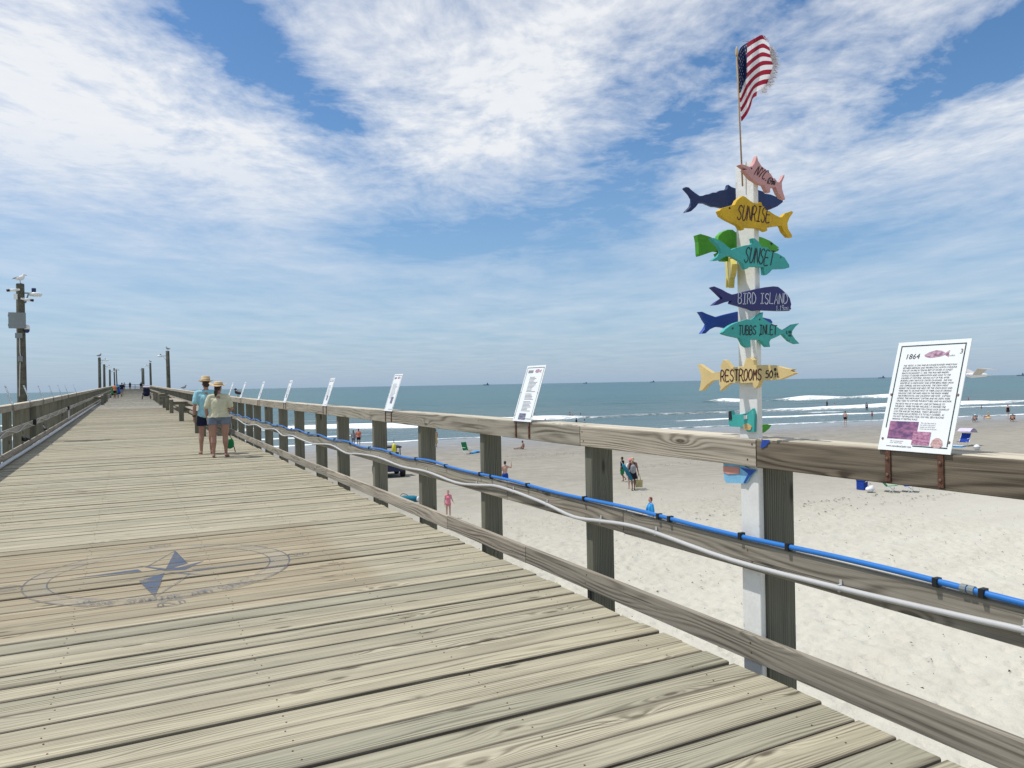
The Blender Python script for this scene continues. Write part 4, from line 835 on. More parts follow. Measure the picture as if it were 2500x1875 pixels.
for a, b_ in [((945, 212), (790, 300)), ((835, 460), (1030, 335)), ((945, 212), (1012, 280)), ((1480, 265), (1250, 292)), ((375, 362), (560, 345))]:
    A, B = Vector(cz(*a)), Vector(cz(*b_)); n_ = Vector((B.y-A.y, A.x-B.x)).normalized()*.006; thin.append([tuple(A+n_), tuple(B+n_), tuple(B-n_), tuple(A-n_)])
deckpaint('thin_lines', thin, M['cline'], comp)
for (ang, ch) in ((-90, 'N'), (90, 'S'), (0, 'W'), (180, 'E')):
    ox, oy = CXc+1.09*math.cos(rad(ang)), CYc+1.09*math.sin(rad(ang)); ov = ann(.082, .094, n=24, cx_=ox, cy_=oy); lm = MB()
    strokes_mesh(lm, ST[ch], lambda x, y_: Vector((ox+.05-x*.10 if False else ox-.05+x*.10, oy-.045+y_*.09, 0)), .014, (0, 0, 1), 0)
    pl_ = [[(lm.v[i][0], lm.v[i][1]) for i in f_] for f_ in lm.f]
    deckpaint('point_letter', ov+pl_, M['cline'], comp, .005)
lm = MB(); tx = 'SHARE SUNRISE AND SUNSET'; a0, a1 = -128, -48
for i, ch in enumerate(tx):
    if ch == ' ': continue
    an = a0+(a1-a0)*i/len(tx)
    def arcpt(x, y_, an=an): A = rad(an+x*2.4); r_ = .965-y_*.10; r_ = .875+(.5-.5)*0+ (1-y_)*.085; return Vector((CXc+r_*math.cos(A), CYc+r_*math.sin(A), 0))
    strokes_mesh(lm, ST[ch], arcpt, .013, (0, 0, 1), 0)
arc = deckpaint('arc_lettering', [[(lm.v[i][0], lm.v[i][1]) for i in f_] for f_ in lm.f], M['cline'], comp, .005)

# ------------------------------------------------------------------ bodies: joined swellings remeshed into one skin
_ico = None
def ico():
    global _ico
    if _ico is None:
        b_ = bmesh.new(); bmesh.ops.create_icosphere(b_, subdivisions=2, radius=1); _ico = [v_.co.copy() for v_ in b_.verts]; b_.free()
    return _ico
PENDING = []
def blob(name, prims, mat, parent, voxel=.02, smooth=4, cuts=()):
    mb = MB()
    for items in prims:
        b_ = bmesh.new()
        for (c_, r_) in items:
            r_ = r_ if isinstance(r_, (tuple, list)) else (r_, r_, r_); c_ = Vector(c_)
            for q in ico(): b_.verts.new((c_.x+q.x*r_[0], c_.y+q.y*r_[1], c_.z+q.z*r_[2]))
        res = bmesh.ops.convex_hull(b_, input=b_.verts)
        bmesh.ops.delete(b_, geom=[v_ for v_ in b_.verts if not v_.link_faces], context='VERTS')
        b_.verts.index_update(); mb.add([v_.co for v_ in b_.verts], [[v_.index for v_ in f_.verts] for f_ in b_.faces]); b_.free()
    me = bpy.data.meshes.new(name); me.from_pydata(mb.v, [], mb.f); me.update()
    o = link(name, me, mat, parent)
    r_ = o.modifiers.new('r', 'REMESH'); r_.mode = 'VOXEL'; r_.voxel_size = voxel; r_.use_smooth_shade = True
    s_ = o.modifiers.new('s', 'SMOOTH'); s_.factor = .5; s_.iterations = smooth
    PENDING.append((o, cuts)); return o
def settle():
    dg = bpy.context.evaluated_depsgraph_get(); new = []
    for (o, cuts) in PENDING: new.append(bpy.data.meshes.new_from_object(o.evaluated_get(dg)))
    for (o, cuts), me in zip(PENDING, new):
        o.modifiers.clear()
        if cuts:
            b_ = bmesh.new(); b_.from_mesh(me)
            for (co, no) in cuts: bmesh.ops.bisect_plane(b_, geom=b_.verts[:]+b_.edges[:]+b_.faces[:], plane_co=co, plane_no=no, clear_outer=True)
            b_.to_mesh(me); b_.free()
        if o.name.split('.')[0] in ('shirt', 'shorts', 'dress') and o.parent in (man, woman):
            for v_ in me.vertices:
                c_ = v_.co; v_.co = c_+v_.normal*(.011*mnoise.noise(V((c_.x*9, c_.y*9, c_.z*5+c_.x*6)))+.006*mnoise.noise(V((c_.x*22, c_.y*22, c_.z*12))))
        me.polygons.foreach_set('use_smooth', [True]*len(me.polygons)); o.data = me
V = Vector
from mathutils import noise as mnoise
def L3(a, b_, k): return V(a).lerp(V(b_), k)
def person(label, loc, yaw, height, skin, pose=None, wide=1.0, hips=1.0, top=None, top_len=.93, sleeve=.55, bottom=None, leg_len=.62, skirt=None, hair=None, hairlen=0.0, voxel=.02, fingers=False, shoes=None, group=None, cat='person', headturn=(0, 1), belly=0.0, swim=False):
    k = height/1.75; t = thing('person', label, cat, loc, yaw, group); t.scale = (k, k, k)
    J = dict(head=(0, .015, 1.635), neck=(0, -.005, 1.475), chest=(0, 0, 1.30), waist=(0, 0, 1.10), pelvis=(0, 0, .96), shl=(-.17*wide, -.01, 1.425), shr=(.17*wide, -.01, 1.425), ell=(-.225*wide, -.03, 1.13), elr=(.225*wide, -.03, 1.13), wrl=(-.235*wide, .05, .87), wrr=(.235*wide, .05, .87),
             hil=(-.09*hips, 0, .93), hir=(.09*hips, 0, .93), knl=(-.10, .02, .50), knr=(.10, .02, .50), anl=(-.10, -.02, .085), anr=(.10, -.02, .085), tol=(-.115, .13, .028), tor=(.115, .13, .028))
    J.update(pose or {}); J = {a: V(b_) for a, b_ in J.items()}
    hd = J['head']; f_ = V((headturn[0], headturn[1], 0)).normalized()
    P_ = [[(J['pelvis'], (.155*hips, .115*(1+belly*.5), .10)), (J['waist'], (.132*wide, .10*(1+belly), .10))], [(J['waist'], (.132*wide, .10*(1+belly), .10)), (J['chest'], (.155*wide, .11, .12))], [(J['chest'], (.15*wide, .105, .10)), (J['neck']-V((0, 0, .05)), (.09, .07, .05))],
          [(J['shl']-V((0, 0, .03)), .054), (J['shr']-V((0, 0, .03)), .054), (J['chest'], (.12*wide, .09, .08))], [(J['shl'], .046), (J['neck'], .05)], [(J['shr'], .046), (J['neck'], .05)], [(J['neck']-V((0, 0, .03)), .055), (hd-V((0, 0, .08))-f_*.02, .052)],
          [(hd+V((0, 0, .03)), (.074, .092, .092)), (hd-V((0, 0, .045))+f_*.018, (.056, .066, .07))], [(hd+f_*.088-V((0, 0, .01)), .014), (hd+f_*.104-V((0, 0, .028)), .013)]]
    sd_ = V((f_.y, -f_.x, 0))
    for s_ in (-1, 1): P_.append([(hd+sd_*(s_*.076)-V((0, 0, .01)), (.012, .018, .03))])
    for a in 'lr':
        sh, el, wr, hi, kn, an, to = [J[q+a] for q in ('sh', 'el', 'wr', 'hi', 'kn', 'an', 'to')]; s_ = -1 if a == 'l' else 1
        P_ += [[(sh, .056), (L3(sh, el, .5), .049*wide**.5), (el, .040)], [(el, .041), (L3(el, wr, .3), .041), (wr, .027)]]
        d_ = (wr-el).normalized(); hc = wr+d_*.055
        P_.append([(wr+d_*.015, (.022, .026, .02)), (hc, (.022, .036, .03))])
        if fingers:
            for fi in range(4):
                b0 = hc+V((0, (fi-1.5)*.019, 0))+d_*.02; P_.append([(b0, .0095), (b0+d_*(.045-.004*abs(fi-1.2))+V((-s_*.008, 0, 0)), .0088)]); P_.append([(b0+d_*.043+V((-s_*.008, 0, 0)), .0088), (b0+d_*.068+V((-s_*.028, 0, 0)), .008)])
            P_.append([(hc+V((0, .03, 0))-d_*.02, .011), (hc+V((-s_*.012, .055, 0))+d_*.03, .009)])
        else: P_.append([(hc, (.02, .034, .025)), (hc+d_*.08+V((-s_*.01, 0, 0)), (.014, .026, .02))])
        th = .088*hips**.7
        P_ += [[(hi, (th, th, .09)), (L3(hi, kn, .45), th*.86), (kn, .056*hips**.35)], [(kn, .055*hips**.35), (L3(kn, an, .32)-V((0, .012, 0)), .058*hips**.35), (L3(kn, an, .6), .044)], [(L3(kn, an, .55), .045), (an, .034)],
               [(an-V((0, .02, .03)), (.032, .034, .04)), (to-(to-an).normalized()*.05+V((0, 0, .004)), (.040, .045, .026)), (to, (.036, .03, .018))]]
    blob('body', P_, skin, t, voxel, 4)
    if top:
        e = .016; T_ = [[(J['waist']-V((0, 0, .18)), (.165*hips*1.08+e*1.3, .125*(1+belly*.7)+e*1.5, .08)), (J['waist'], (.14*wide+e, .105*(1+belly)+e, .1))], [(J['waist'], (.14*wide+e, .105*(1+belly)+e, .10)), (J['chest'], (.162*wide+e, .115+e, .12))], [(J['shl']-V((0, 0, .03)), .058+e*.6), (J['shr']-V((0, 0, .03)), .058+e*.6), (J['chest'], (.15*wide+e, .105+e, .1))], [(J['shl'], .050+e*.9), (J['neck']-V((0, 0, .004)), (.082, .074, .05))], [(J['shr'], .050+e*.9), (J['neck']-V((0, 0, .004)), (.082, .074, .05))]]
        for a in 'lr':
            if sleeve: T_.append([(J['sh'+a]-V((0, 0, .01)), .052+e), (L3(J['sh'+a], J['el'+a], sleeve*.6), .058+e), (L3(J['sh'+a], J['el'+a], sleeve), .054+e)])
        cuts = [((0, 0, top_len), (0, 0, -1)), ((0, 0, J['neck'].z+.022), (0, 0, 1))] if not swim else [((0, 0, J['neck'].z+.0), (0, 0, 1))]
        if sleeve:
            for a in 'lr':
                dd = (J['el'+a]-J['sh'+a]).normalized(); cuts.append((L3(J['sh'+a], J['el'+a], sleeve), dd)) if abs(dd.x) < .6 and False else None
        blob('shirt', T_, top, t, max(voxel*.8, .011), 3, [c_ for c_ in cuts if c_])
    if skirt:
        zb, w_ = skirt[1], skirt[2]; T_ = [[(J['chest'], (.155*wide+.014, .112+.014, .12)), (J['waist'], (.14*wide+.014, .11+.014, .1))], [(J['waist'], (.145*wide+.01, .115+.01, .1)), (V((J['pelvis'].x, J['pelvis'].y, zb)), (w_, w_*.8, .06))]]
        blob('dress', T_, skirt[0], t, max(voxel*.8, .012), 3, [((0, 0, zb), (0, 0, -1))])
    if bottom:
        e = .014; T_ = [[(J['pelvis']+V((0, 0, .06)), (.150*hips+e, .118*(1+belly*.5)+e, .06)), (J['pelvis']-V((0, 0, .03)), (.165*hips+e, .125+e, .08))]]; cuts = [((0, 0, 1.04+(J['pelvis'].z-.96)), (0, 0, 1))]
        for a in 'lr':
            hi, kn = J['hi'+a], J['kn'+a]; th = .088*hips**.7; en = L3(hi, kn, leg_len); T_.append([(hi, (th+e, th+e, .09)), (en, (th*.93+e*1.6, th*.95+e*1.4, .03))])
        if not swim: cuts.append(((0, 0, min(L3(J['hil'], J['knl'], leg_len).z, L3(J['hir'], J['knr'], leg_len).z)), (0, 0, -1)))
        blob('shorts', T_, bottom, t, max(voxel*.8, .011), 3, cuts)
    if hair:
        H_ = [[(hd+V((0, 0, .045))-f_*.016, (.083, .092, .088)), (hd-V((0, 0, .02))-f_*.045, (.07, .055, .06))]]
        if hairlen: H_.append([(hd-f_*.07, (.05, .04, .05)), (hd-f_*.095-V((0, 0, hairlen*.6)), (.045, .032, .04)), (hd-f_*.085-V((0, 0, hairlen)), (.022, .02, .03))])
        blob('hair', H_, hair, t, max(voxel*.7, .012), 2)
    if shoes:
        for a in 'lr':
            an, to = J['an'+a], J['to'+a]; m__ = (an+to)/2
            s_ = MB(); n_ = 12; ang = math.atan2(to.x-an.x, to.y-an.y); Lh = .14
            zb = min(an.z-.083, to.z-.026)
            base = [V((math.sin(2*math.pi*q/n_)*.048, .035+math.cos(2*math.pi*q/n_)*Lh, 0)) for q in range(n_)]; R_ = Matrix.Rotation(-ang, 3, 'Z')
            s_.prism([R_ @ p_+V((an.x, an.y, zb-.012)) for p_ in base], (0, 0, .018)); s_.build('sandal', shoes, t)
    return t, J
def hat(parent, c, f_, crown, brim, hgt, mat, band=None, tilt=0.0, up=.0, name='hat'):
    t = parent; R_ = Matrix.Rotation(tilt, 3, 'X'); mb = MB(); seg = 24
    prof = [(crown*.55, hgt), (crown*.86, hgt*.98), (crown*.96, hgt*.8), (crown*1.02, .012), (crown*1.25, .003), (brim*.8, .0), (brim, .008), (brim, .002), (brim*.8, -.006), (crown*1.2, -.006), (crown*.98, -.004)]
    mb.lathe(prof, (0, 0, 0), seg, 1.0, 1.16); vs = []
    for p_ in mb.v:
        p_ = V(p_); r_ = math.hypot(p_.x, p_.y)
        if r_ > crown*1.2: p_.z += up*((abs(p_.x)/brim)**2)-.012*((p_.y/brim)**2)+.006*math.sin(math.atan2(p_.y, p_.x)*3)
        if hgt > .1 and r_ < crown*.9 and p_.z > hgt*.9: p_.z -= .02*(1-abs(p_.x)/crown)
        vs.append(R_ @ p_+V(c))
    mb.v = [tuple(p_) for p_ in vs]; o = mb.build(name, mat, t, True)
    if band: MB().lathe([(crown*1.035, .008), (crown*1.01, .045)], c, seg, 1.0, 1.16, M=R_).build('hat_band', band, o, True)
    return o

# ------------------------------------------------------------------ the couple on the deck
pm = onZ(503, 1110, 0); pw_ = onZ(536, 1118, 0)
man, Jm = person('man in a straw hat, light blue shirt and navy shorts beside a woman in yellow', (pm.x+.02, pm.y, .0), rad(-5), 1.74, M['skin'],
    dict(knl=(-.11, .0, .50), anl=(-.12, -.03, .085), tol=(-.15, .12, .03), knr=(.10, .08, .51), anr=(.10, .10, .085), tor=(.12, .25, .03), ell=(-.245, -.05, 1.13), wrl=(-.26, .0, .87), elr=(.235, -.04, 1.13), wrr=(.25, .06, .88)),
    wide=1.12, hips=1.03, top=M['lightblue'], top_len=.86, sleeve=.68, bottom=M['navycloth'], leg_len=.60, hair=M['hair'], voxel=.0085, fingers=True, shoes=M['rubber'], belly=.15, headturn=(-.35, 1))
hat(man, (0, .012, 1.70), (0, 1), .098, .185, .125, M['straw'], M['straw2'], rad(-4), .02)
MB().lathe([(.034, -.018), (.037, -.012), (.037, .012), (.034, .018)], Jm['wrl']+V((0, -.004, .035)), 12).build('wristwatch', M['black'], man)
woman, Jw = person('woman in a wide sun hat, pale yellow shirt and denim shorts, brown ponytail', (pw_.x, pw_.y, 0), rad(-12), 1.64, M['skin'],
    dict(knl=(-.12, .0, .5), anl=(-.12, -.02, .085), tol=(-.14, .13, .03), knr=(.13, .06, .51), anr=(.135, .09, .085), tor=(.17, .22, .03), shl=(-.19, -.01, 1.42), shr=(.19, -.01, 1.42), ell=(-.27, -.02, 1.13), wrl=(-.25, .08, .88), elr=(.29, -.02, 1.14), wrr=(.20, .22, 1.10)),
    wide=1.28, hips=1.5, top=M['paleyellow'], top_len=.955, sleeve=.72, bottom=M['denim'], leg_len=.34, hair=M['hair'], hairlen=.0, voxel=.0085, fingers=True, shoes=M['rubber'], belly=.25, headturn=(.55, 1))
blob('ponytail', [[((-.03, -.09, 1.62), .035), ((-.045, -.115, 1.53), (.045, .035, .05)), ((-.05, -.105, 1.44), .018)]], M['hair'], woman, .012, 2)
hat(woman, (.0, .012, 1.69), (0, 1), .100, .205, .095, M['straw'], M['straw2'], rad(4), .055, 'sun_hat')
# green bag held low in front of her
bg = thing('carry_bag', 'green cloth bag with black strap hanging by the legs of the woman in yellow', 'bag', (pw_.x+.27, pw_.y+.5, .13), rad(20)); bg.scale = (.78, .78, .78)
blob('pouch', [[((0, 0, .14), (.14, .07, .12)), ((.02, 0, .26), (.10, .05, .06))]], M['greencloth'], bg, .015, 3)
MB().tube(smooth_path([(-.09, 0, .28), (-.10, 0, .5), (-.12, 0, .68), (-.05, 0, .5), (.08, 0, .29)], 5), .010, 6).build('strap', M['blackcloth'], bg)
MB().tube([(.10, -.04, .10), (.13, -.05, -.02), (.14, -.05, -.08)], .012, 6).build('loose_strap', M['blackcloth'], bg)

# ------------------------------------------------------------------ birds
def gull(label, loc, yaw, body, back, k=1.0, cat='gull', name='gull', group=None):
    t = thing(name, label, cat, loc, yaw, group); t.scale = (k, k, k)
    blob('body', [[((0, -.07, .145), (.052, .07, .055)), ((0, .05, .18), (.062, .07, .075))], [((0, .07, .20), .048), ((0, .095, .265), .036)], [((0, .10, .275), (.037, .045, .038))]], body, t, .012, 3)
    blob('wings', [[((-.035, .04, .175), (.022, .06, .045)), ((-.02, -.15, .15), (.012, .05, .014))], [((.035, .04, .175), (.022, .06, .045)), ((.02, -.15, .15), (.012, .05, .014))], [((0, 0, .205), (.04, .07, .02)), ((0, -.12, .165), (.03, .05, .015))]], back, t, .012, 2)
    MB().tube([(0, .138, .272), (0, .19, .258)], [.012, .003], 6).build('beak', M['beak'] if cat == 'gull' else body, t)
    for s_ in (-1, 1):
        l_ = MB().tube([(s_*.022, 0, .10), (s_*.024, .005, .0)], .005, 6); l_.tube([(s_*.024, -.01, .003), (s_*.03, .045, .003)], .004, 5); l_.build('leg', M['black'] if cat != 'gull' else M['beak'], t)
    MB().prism([(-.02, -.12, .145), (.02, -.12, .145), (.028, -.215, .125), (-.028, -.215, .125)], (0, 0, -.008)).build('tail', body if cat != 'gull' else M['gullgrey'], t)
    return t
gull('gull perched on top of the camera pole', (-2.81, 26.2, 4.73), rad(-75), M['gullwhite'], M['gullgrey'], .95)
gull('gull perched on a lamp pole past the benches', (3.22, 75.3, 5.11), rad(60), M['gullgrey'], M['gullgrey'], 1.3)
gull('gull perched on the first lamp pole past the camera pole', (-2.83, 93, 5.2), rad(-80), M['gullgrey'], M['gullgrey'], 1.5)
gull('small gull perched on a distant lamp pole on the bench side', (3.22, 138, 6.12), rad(60), M['gullgrey'], M['gullgrey'], 1.5)
gull('gull landing on the rail beyond the man in the straw hat', (3.05, onX(449, 950, 3.05).y, rise(50)+1.19), rad(-70), M['gullgrey'], M['gullgrey'], 1.1)
gull('glossy black crow on the rail between two placards', (3.05, onX(581, 968, 3.05).y, rise(23.5)+1.188), rad(40), M['crow'], M['crow'], .95, 'bird', 'crow')
gull('black bird on the toe rail just below the conduit, beside another', (LX-.02, onX(58, 1083, LX).y, .145), rad(70), M['crow'], M['crow'], 1.0, 'bird', 'crow')
gull('black bird on the toe rail stretching its head up to the rail above', (LX-.02, onX(110, 1055, LX).y, .16), rad(20), M['crow'], M['crow'], 1.1, 'bird', 'crow')
q = onZ(2388, 918, EYE+.03) if False else ray(2385, 916).normalized()*14+V((0, 0, EYE))
M['gullwing'] = paint('gull_wing', (.50, .48, .46), .8, .15, 30)
fg = thing('gull', 'white gull gliding low over the sea beside the 1864 placard', 'gull', q, rad(62)); fg.scale = (.85, .85, .85)
blob('body', [[((0, -.12, 0), (.04, .09, .035)), ((0, .10, .0), (.052, .09, .048))], [((0, .18, .01), (.034, .05, .036)), ((0, .12, 0), .04)]], M['gullwhite'], fg, .012, 3)
for s_ in (-1, 1):
    pr_ = [(s_*.03, .10, .02), (s_*.25, .14, .13), (s_*.55, .02, .10), (s_*.60, -.04, .09), (s_*.30, -.02, .12), (s_*.03, -.06, .02)]
    mb = MB(); mb.add([V(p_) for p_ in pr_]+[V(p_)-V((0, 0, .012)) for p_ in pr_], [(0, 1, 4, 5), (1, 2, 3, 4), (11, 10, 7, 6), (10, 9, 8, 7)]+[(i, i+6, (i+1) % 6+6, (i+1) % 6) for i in range(6)]); mb.build('wing', M['gullwing'], fg)
MB().tube([(0, .22, .005), (0, .28, -.005)], [.012, .003], 6).build('beak', M['beak'], fg)
MB().prism([(-.025, -.18, 0), (.025, -.18, 0), (.04, -.30, 0), (-.04, -.30, 0)], (0, 0, -.008)).build('tail', M['gullwhite'], fg)

# ------------------------------------------------------------------ benches, bin, carts and anglers out on the pier
def bench(label, ys, x_in, x_out, group=None):
    y0 = ys[0]; t = thing('bench', label, 'bench', ((x_in+x_out)/2, y0, rise(y0)), 0, group); cxx = (x_in+x_out)/2; s_ = 1 if x_out > x_in else -1
    for y_ in ys:
        dz = rise(y_)-rise(y0)
        board('post', (x_in-cxx, y_-y0, dz), (x_in-cxx, y_-y0, dz+.74), .14, .19, M['post'], t, up=(1, 0, 0))
        board('beam', (x_in-cxx+s_*.1, y_-y0+.05, dz+.52), (x_out-cxx, y_-y0+.05, dz+.52), .05, .14, M['post'], t)
    z1, z2 = rise(ys[0])-rise(y0)+.61, rise(ys[-1])-rise(y0)+.61
    for q_ in range(3):
        X_ = x_in-cxx+s_*(.26+.2*q_); board('seat_board', (X_, .0-.1, z1), (X_, ys[-1]-y0+.2, z2), .18, .038, M['rail'], t)
    return t
bench('long plank bench with stub posts, nearest the man in the straw hat', [24.9, 26.6, 35.3], 2.0, 2.88)
bench('long plank bench with stub posts, next to the litter bin', [44.8, 49.6, 54.4], 2.05, 2.88)
bench('plank bench with stub posts beyond the litter bin', [66, 70, 74, 78], 2.1, 2.88)
bench('dark bench against the rail on the camera pole side', [66, 72, 78], -1.85, -2.4)
lb = thing('litter_bin', 'square dark slatted litter bin between the benches', 'bin', (2.25, 60.5, rise(60.5)))
for q_ in range(7):
    for (sx_, sy_, w_, d_) in ((0, -.3, .6, .03), (-.3, 0, .03, .56), (.3, 0, .03, .56)): MB().box((sx_, sy_, .12+q_*.11), (w_, d_, .09)).build('slat', M['post'], lb)
MB().box((0, 0, .45), (.52, .52, .8)).build('liner', M['black'], lb); MB().box((0, 0, .92), (.68, .68, .06)).build('lid', M['post'], lb)
def cart(label, x, y, cl, cl2, group=None):
    t = thing('beach_cart', label, 'cart', (x, y, rise(y)))
    blob('load', [[((0, 0, .55), (.35, .4, .25)), ((.05, 0, .95), (.3, .3, .18))], [((-.1, -.1, .95), (.22, .22, .25))]], cl, t, .04, 3)
    blob('cover', [[((.05, 0, 1.2), (.38, .4, .1)), ((-.1, 0, 1.25), (.25, .3, .08))]], cl2, t, .04, 3)
    MB().box((0, 0, .32), (.7, .8, .06)).build('tray', M['black'], t)
    for sx_ in (-.38, .38):
        for sy_ in (-.3, .3):
            MB().lathe([(.05, -.03), (.15, -.03), (.15, .03), (.05, .03)], (sx_, sy_, .15), 14, M=Matrix.Rotation(rad(90), 3, 'Y')).build('wheel', M['rubber'], t)
    MB().tube([(.0, .45, .4), (.0, .75, 1.0)], .015, 6).build('handle', M['steelgrey'], t)
cart('loaded dark navy fishing cart with grey cover out on the pier, on the bench side', 1.55, 84, M['navycloth'], M['greycloth'])
cart('second loaded navy cart behind the dark blue fishing cart', 1.7, 92, M['navycloth'], M['whitecloth'])
cart('cart piled with green gear on the camera pole side', -1.5, 96, M['greencloth'], M['greencloth'])
cart('dark cart stacked high behind the blue gear, camera pole side', -1.7, 116, M['navycloth'], M['greycloth'])
cart('small black cart standing alone near the rail, bench side', 2.0, 112, M['blackcloth'], M['royal'])
cart('cart piled with blue gear beyond the green one', -1.2, 104, M['royal'], M['tealcloth'])
fa = 'anglers far out on the pier'
for (x, y_, tp, bt, h_, lb_) in [(-.75, 100, 'navycloth', 'denim', 1.7, 'dark clothed angler standing by the cart of blue gear'), (-1.35, 90, 'orange', 'blackcloth', 1.65, 'angler in an orange shirt beside the cart of green gear'), (.2, 190, 'blackcloth', 'navycloth', 1.85, 'dark clothed person standing alone near the far end railing'), (-1.0, 200, 'greycloth', 'navycloth', 1.8, 'grey shirted person leaning at the far end railing'), (2.2, 170, 'blackcloth', 'denim', 1.8, 'dark clothed angler beyond the navy cart'), (-1.9, 150, 'bluecloth', 'blackcloth', 1.75, 'blue shirted angler far out on the camera pole side')]:
    person(lb_, (x, y_, rise(y_)), random.uniform(-1, 1), h_, M['skin2'], None, 1.05, 1.05, top=M[tp], bottom=M[bt], hair=M['hair'], voxel=.035)

# ------------------------------------------------------------------ people and things on the beach
def S(px, py): return onsand(px, py)
VX = .022
q = S(1546, 1196)
wb_, J_ = person('woman in a black dress walking the sand with a grey backpack and a tote', q, rad(-25), 1.62, M['skin2'], dict(knl=(-.09, -.06, .5), anl=(-.09, -.24, .16), tol=(-.09, -.12, .05), knr=(.09, .1, .51), anr=(.09, .06, .085), tor=(.1, .2, .03), elr=(.25, .0, 1.12), wrr=(.31, .06, .86)), 1.08, 1.15, skirt=(M['blackcloth'], .60, .25), hair=M['blonde'], hairlen=.1, voxel=VX, shoes=M['rubber'])
bk = thing('backpack', 'grey and navy backpack on the back of the woman in the black dress', 'backpack', q+V((-.05, -.02, 0)), rad(-25))
blob('pack', [[((0, -.22, .98), (.15, .09, .14)), ((0, -.24, 1.16), (.14, .09, .14))]], M['greycloth'], bk, .02, 3)
for s_ in (-1, 1): MB().tube(smooth_path([(s_*.1, -.12, 1.25), (s_*.11, .0, 1.36), (s_*.12, .12, 1.2), (s_*.12, .06, 1.0)], 4), .018, 6).build('strap', M['blackcloth'], bk)
R_ = Matrix.Rotation(rad(-25), 3, 'Z'); tb = thing('tote_bag', 'pale yellow straw tote held by the woman in the black dress', 'bag', q+R_ @ V((.31, .08, .12)), rad(-25))
mb = MB().add([V((sx_*(.16 if z < .1 else .175), sy_*.06, z)) for z in (0, .36) for (sx_, sy_) in ((-1, -1), (1, -1), (1, 1), (-1, 1))], [(0, 1, 2, 3), (0, 4, 5, 1), (1, 5, 6, 2), (2, 6, 7, 3), (3, 7, 4, 0), (4, 7, 6, 5)]); mb.build('bag', M['tote'], tb)
for s_ in (-1, 1): MB().tube(smooth_path([(-.08, s_*.05, .35), (-.04, s_*.03, .6), (0, 0, .66), (.04, s_*.03, .6), (.08, s_*.05, .35)], 4), .009, 6).build('handle', M['straw2'], tb)
q2 = q+V((.12, .45, 0))
ck, _ = person('small child in a pink hat walking beside the woman in the black dress', (q2.x+.05, q2.y, sandz(q2.x, q2.y)), rad(-20), 1.5, M['skin3'], None, top=M['whitecloth'], bottom=M['pinkcloth'], hair=M['blonde'], voxel=VX)
hat(ck, (0, .01, 1.69), (0, 1), .1, .16, .09, M['pinkcloth'])
q3 = onsand(1520, 1176)
person('child in a black rash shirt and green shorts running ahead of the woman in black', q3, rad(30), 1.35, M['skin2'], dict(anl=(-.1, -.3, .25), tol=(-.1, -.22, .14), knl=(-.1, .02, .5), wrr=(.3, .2, 1.05), elr=(.26, .05, 1.15)), top=M['blackcloth'], sleeve=.9, bottom=M['greencloth'], leg_len=.9, hair=M['hair'], voxel=VX)
um = thing('folded_beach_umbrella', 'teal folded umbrella in a long bag slung beside the woman in the black dress', 'umbrella', q+V((-.32, -.1, .78)), rad(20)); um.rotation_euler = (rad(-10), rad(-28), 0)
MB().lathe([(.03, -.3), (.08, -.25), (.10, .1), (.085, .55), (.03, .62)], (0, 0, 0), 12).build('bag', M['tealcloth'], um, True); MB().tube([(0, 0, .6), (0, 0, .78)], .015, 6).build('pole_tip', M['white_plastic'], um); MB().tube([(0, 0, -.3), (0, 0, -.42)], .02, 6).build('spike', M['steelgrey'], um)
q = S(1590, 1310)
person('red haired person in a bright blue shirt seen over the blue pipe', q, rad(70), 1.33, M['skin3'], dict(wrr=(.22, .3, 1.0), elr=(.26, .1, 1.15)), 1.1, 1.1, top=M['bluecloth'], sleeve=.9, bottom=M['navycloth'], hair=M['redhair'], voxel=.018)
q = S(1095, 1266)
person('small girl in a pink swimsuit with long red hair', q, rad(160), 1.12, M['skin3'], dict(ell=(-.25, .05, 1.15), wrl=(-.33, .14, 1.02)), .95, .95, top=M['pinkcloth'], sleeve=0, top_len=.88, bottom=M['pinkcloth'], leg_len=.12, hair=M['redhair'], hairlen=.42, voxel=VX)
q = S(1234, 1198)
person('bare chested boy in blue trunks raising one arm, beside a rail post', q, rad(-20), 1.5, M['skin3'], dict(elr=(.36, .0, 1.36), wrr=(.38, .02, 1.62)), bottom=M['royal'], leg_len=.7, hair=M['hair'], voxel=VX)
q = S(876, 1090)
person('man in a salmon shirt walking at the water edge', q, rad(-30), 1.75, M['skin'], None, 1.1, 1.05, top=M['orange'], bottom=M['navycloth'], hair=M['hair'], voxel=.03)
person('woman in a grey top walking beside the man in the salmon shirt', q+V((-.45, .3, -.004)), rad(-30), 1.62, M['skin'], None, top=M['greycloth'], bottom=M['denim'], hair=M['hair'], hairlen=.3, voxel=.03)
q = S(1064, 1092)
person('person in a tan wrap half hidden behind a rail post', q, rad(20), 1.7, M['skin'], None, skirt=(M['tan'], .4, .24), hair=M['hair'], voxel=.03)
q = S(1277, 1097)
person('dark haired child sitting on the sand with legs out', q-V((0, 0, .0)), rad(75), 1.5, M['skin2'], dict(head=(0, .06, .78), neck=(0, -.02, .62), chest=(0, -.06, .46), waist=(0, -.05, .28), pelvis=(0, 0, .13), shl=(-.16, -.05, .57), shr=(.16, -.05, .57), ell=(-.2, .05, .33), elr=(.2, .05, .33), wrl=(-.15, .28, .2), wrr=(.15, .28, .2), hil=(-.09, .02, .12), hir=(.09, .02, .12), knl=(-.12, .45, .16), knr=(.12, .45, .16), anl=(-.12, .88, .08), anr=(.12, .88, .08), tol=(-.13, .96, .16), tor=(.13, .96, .16)), hair=M['hair'], voxel=.025)
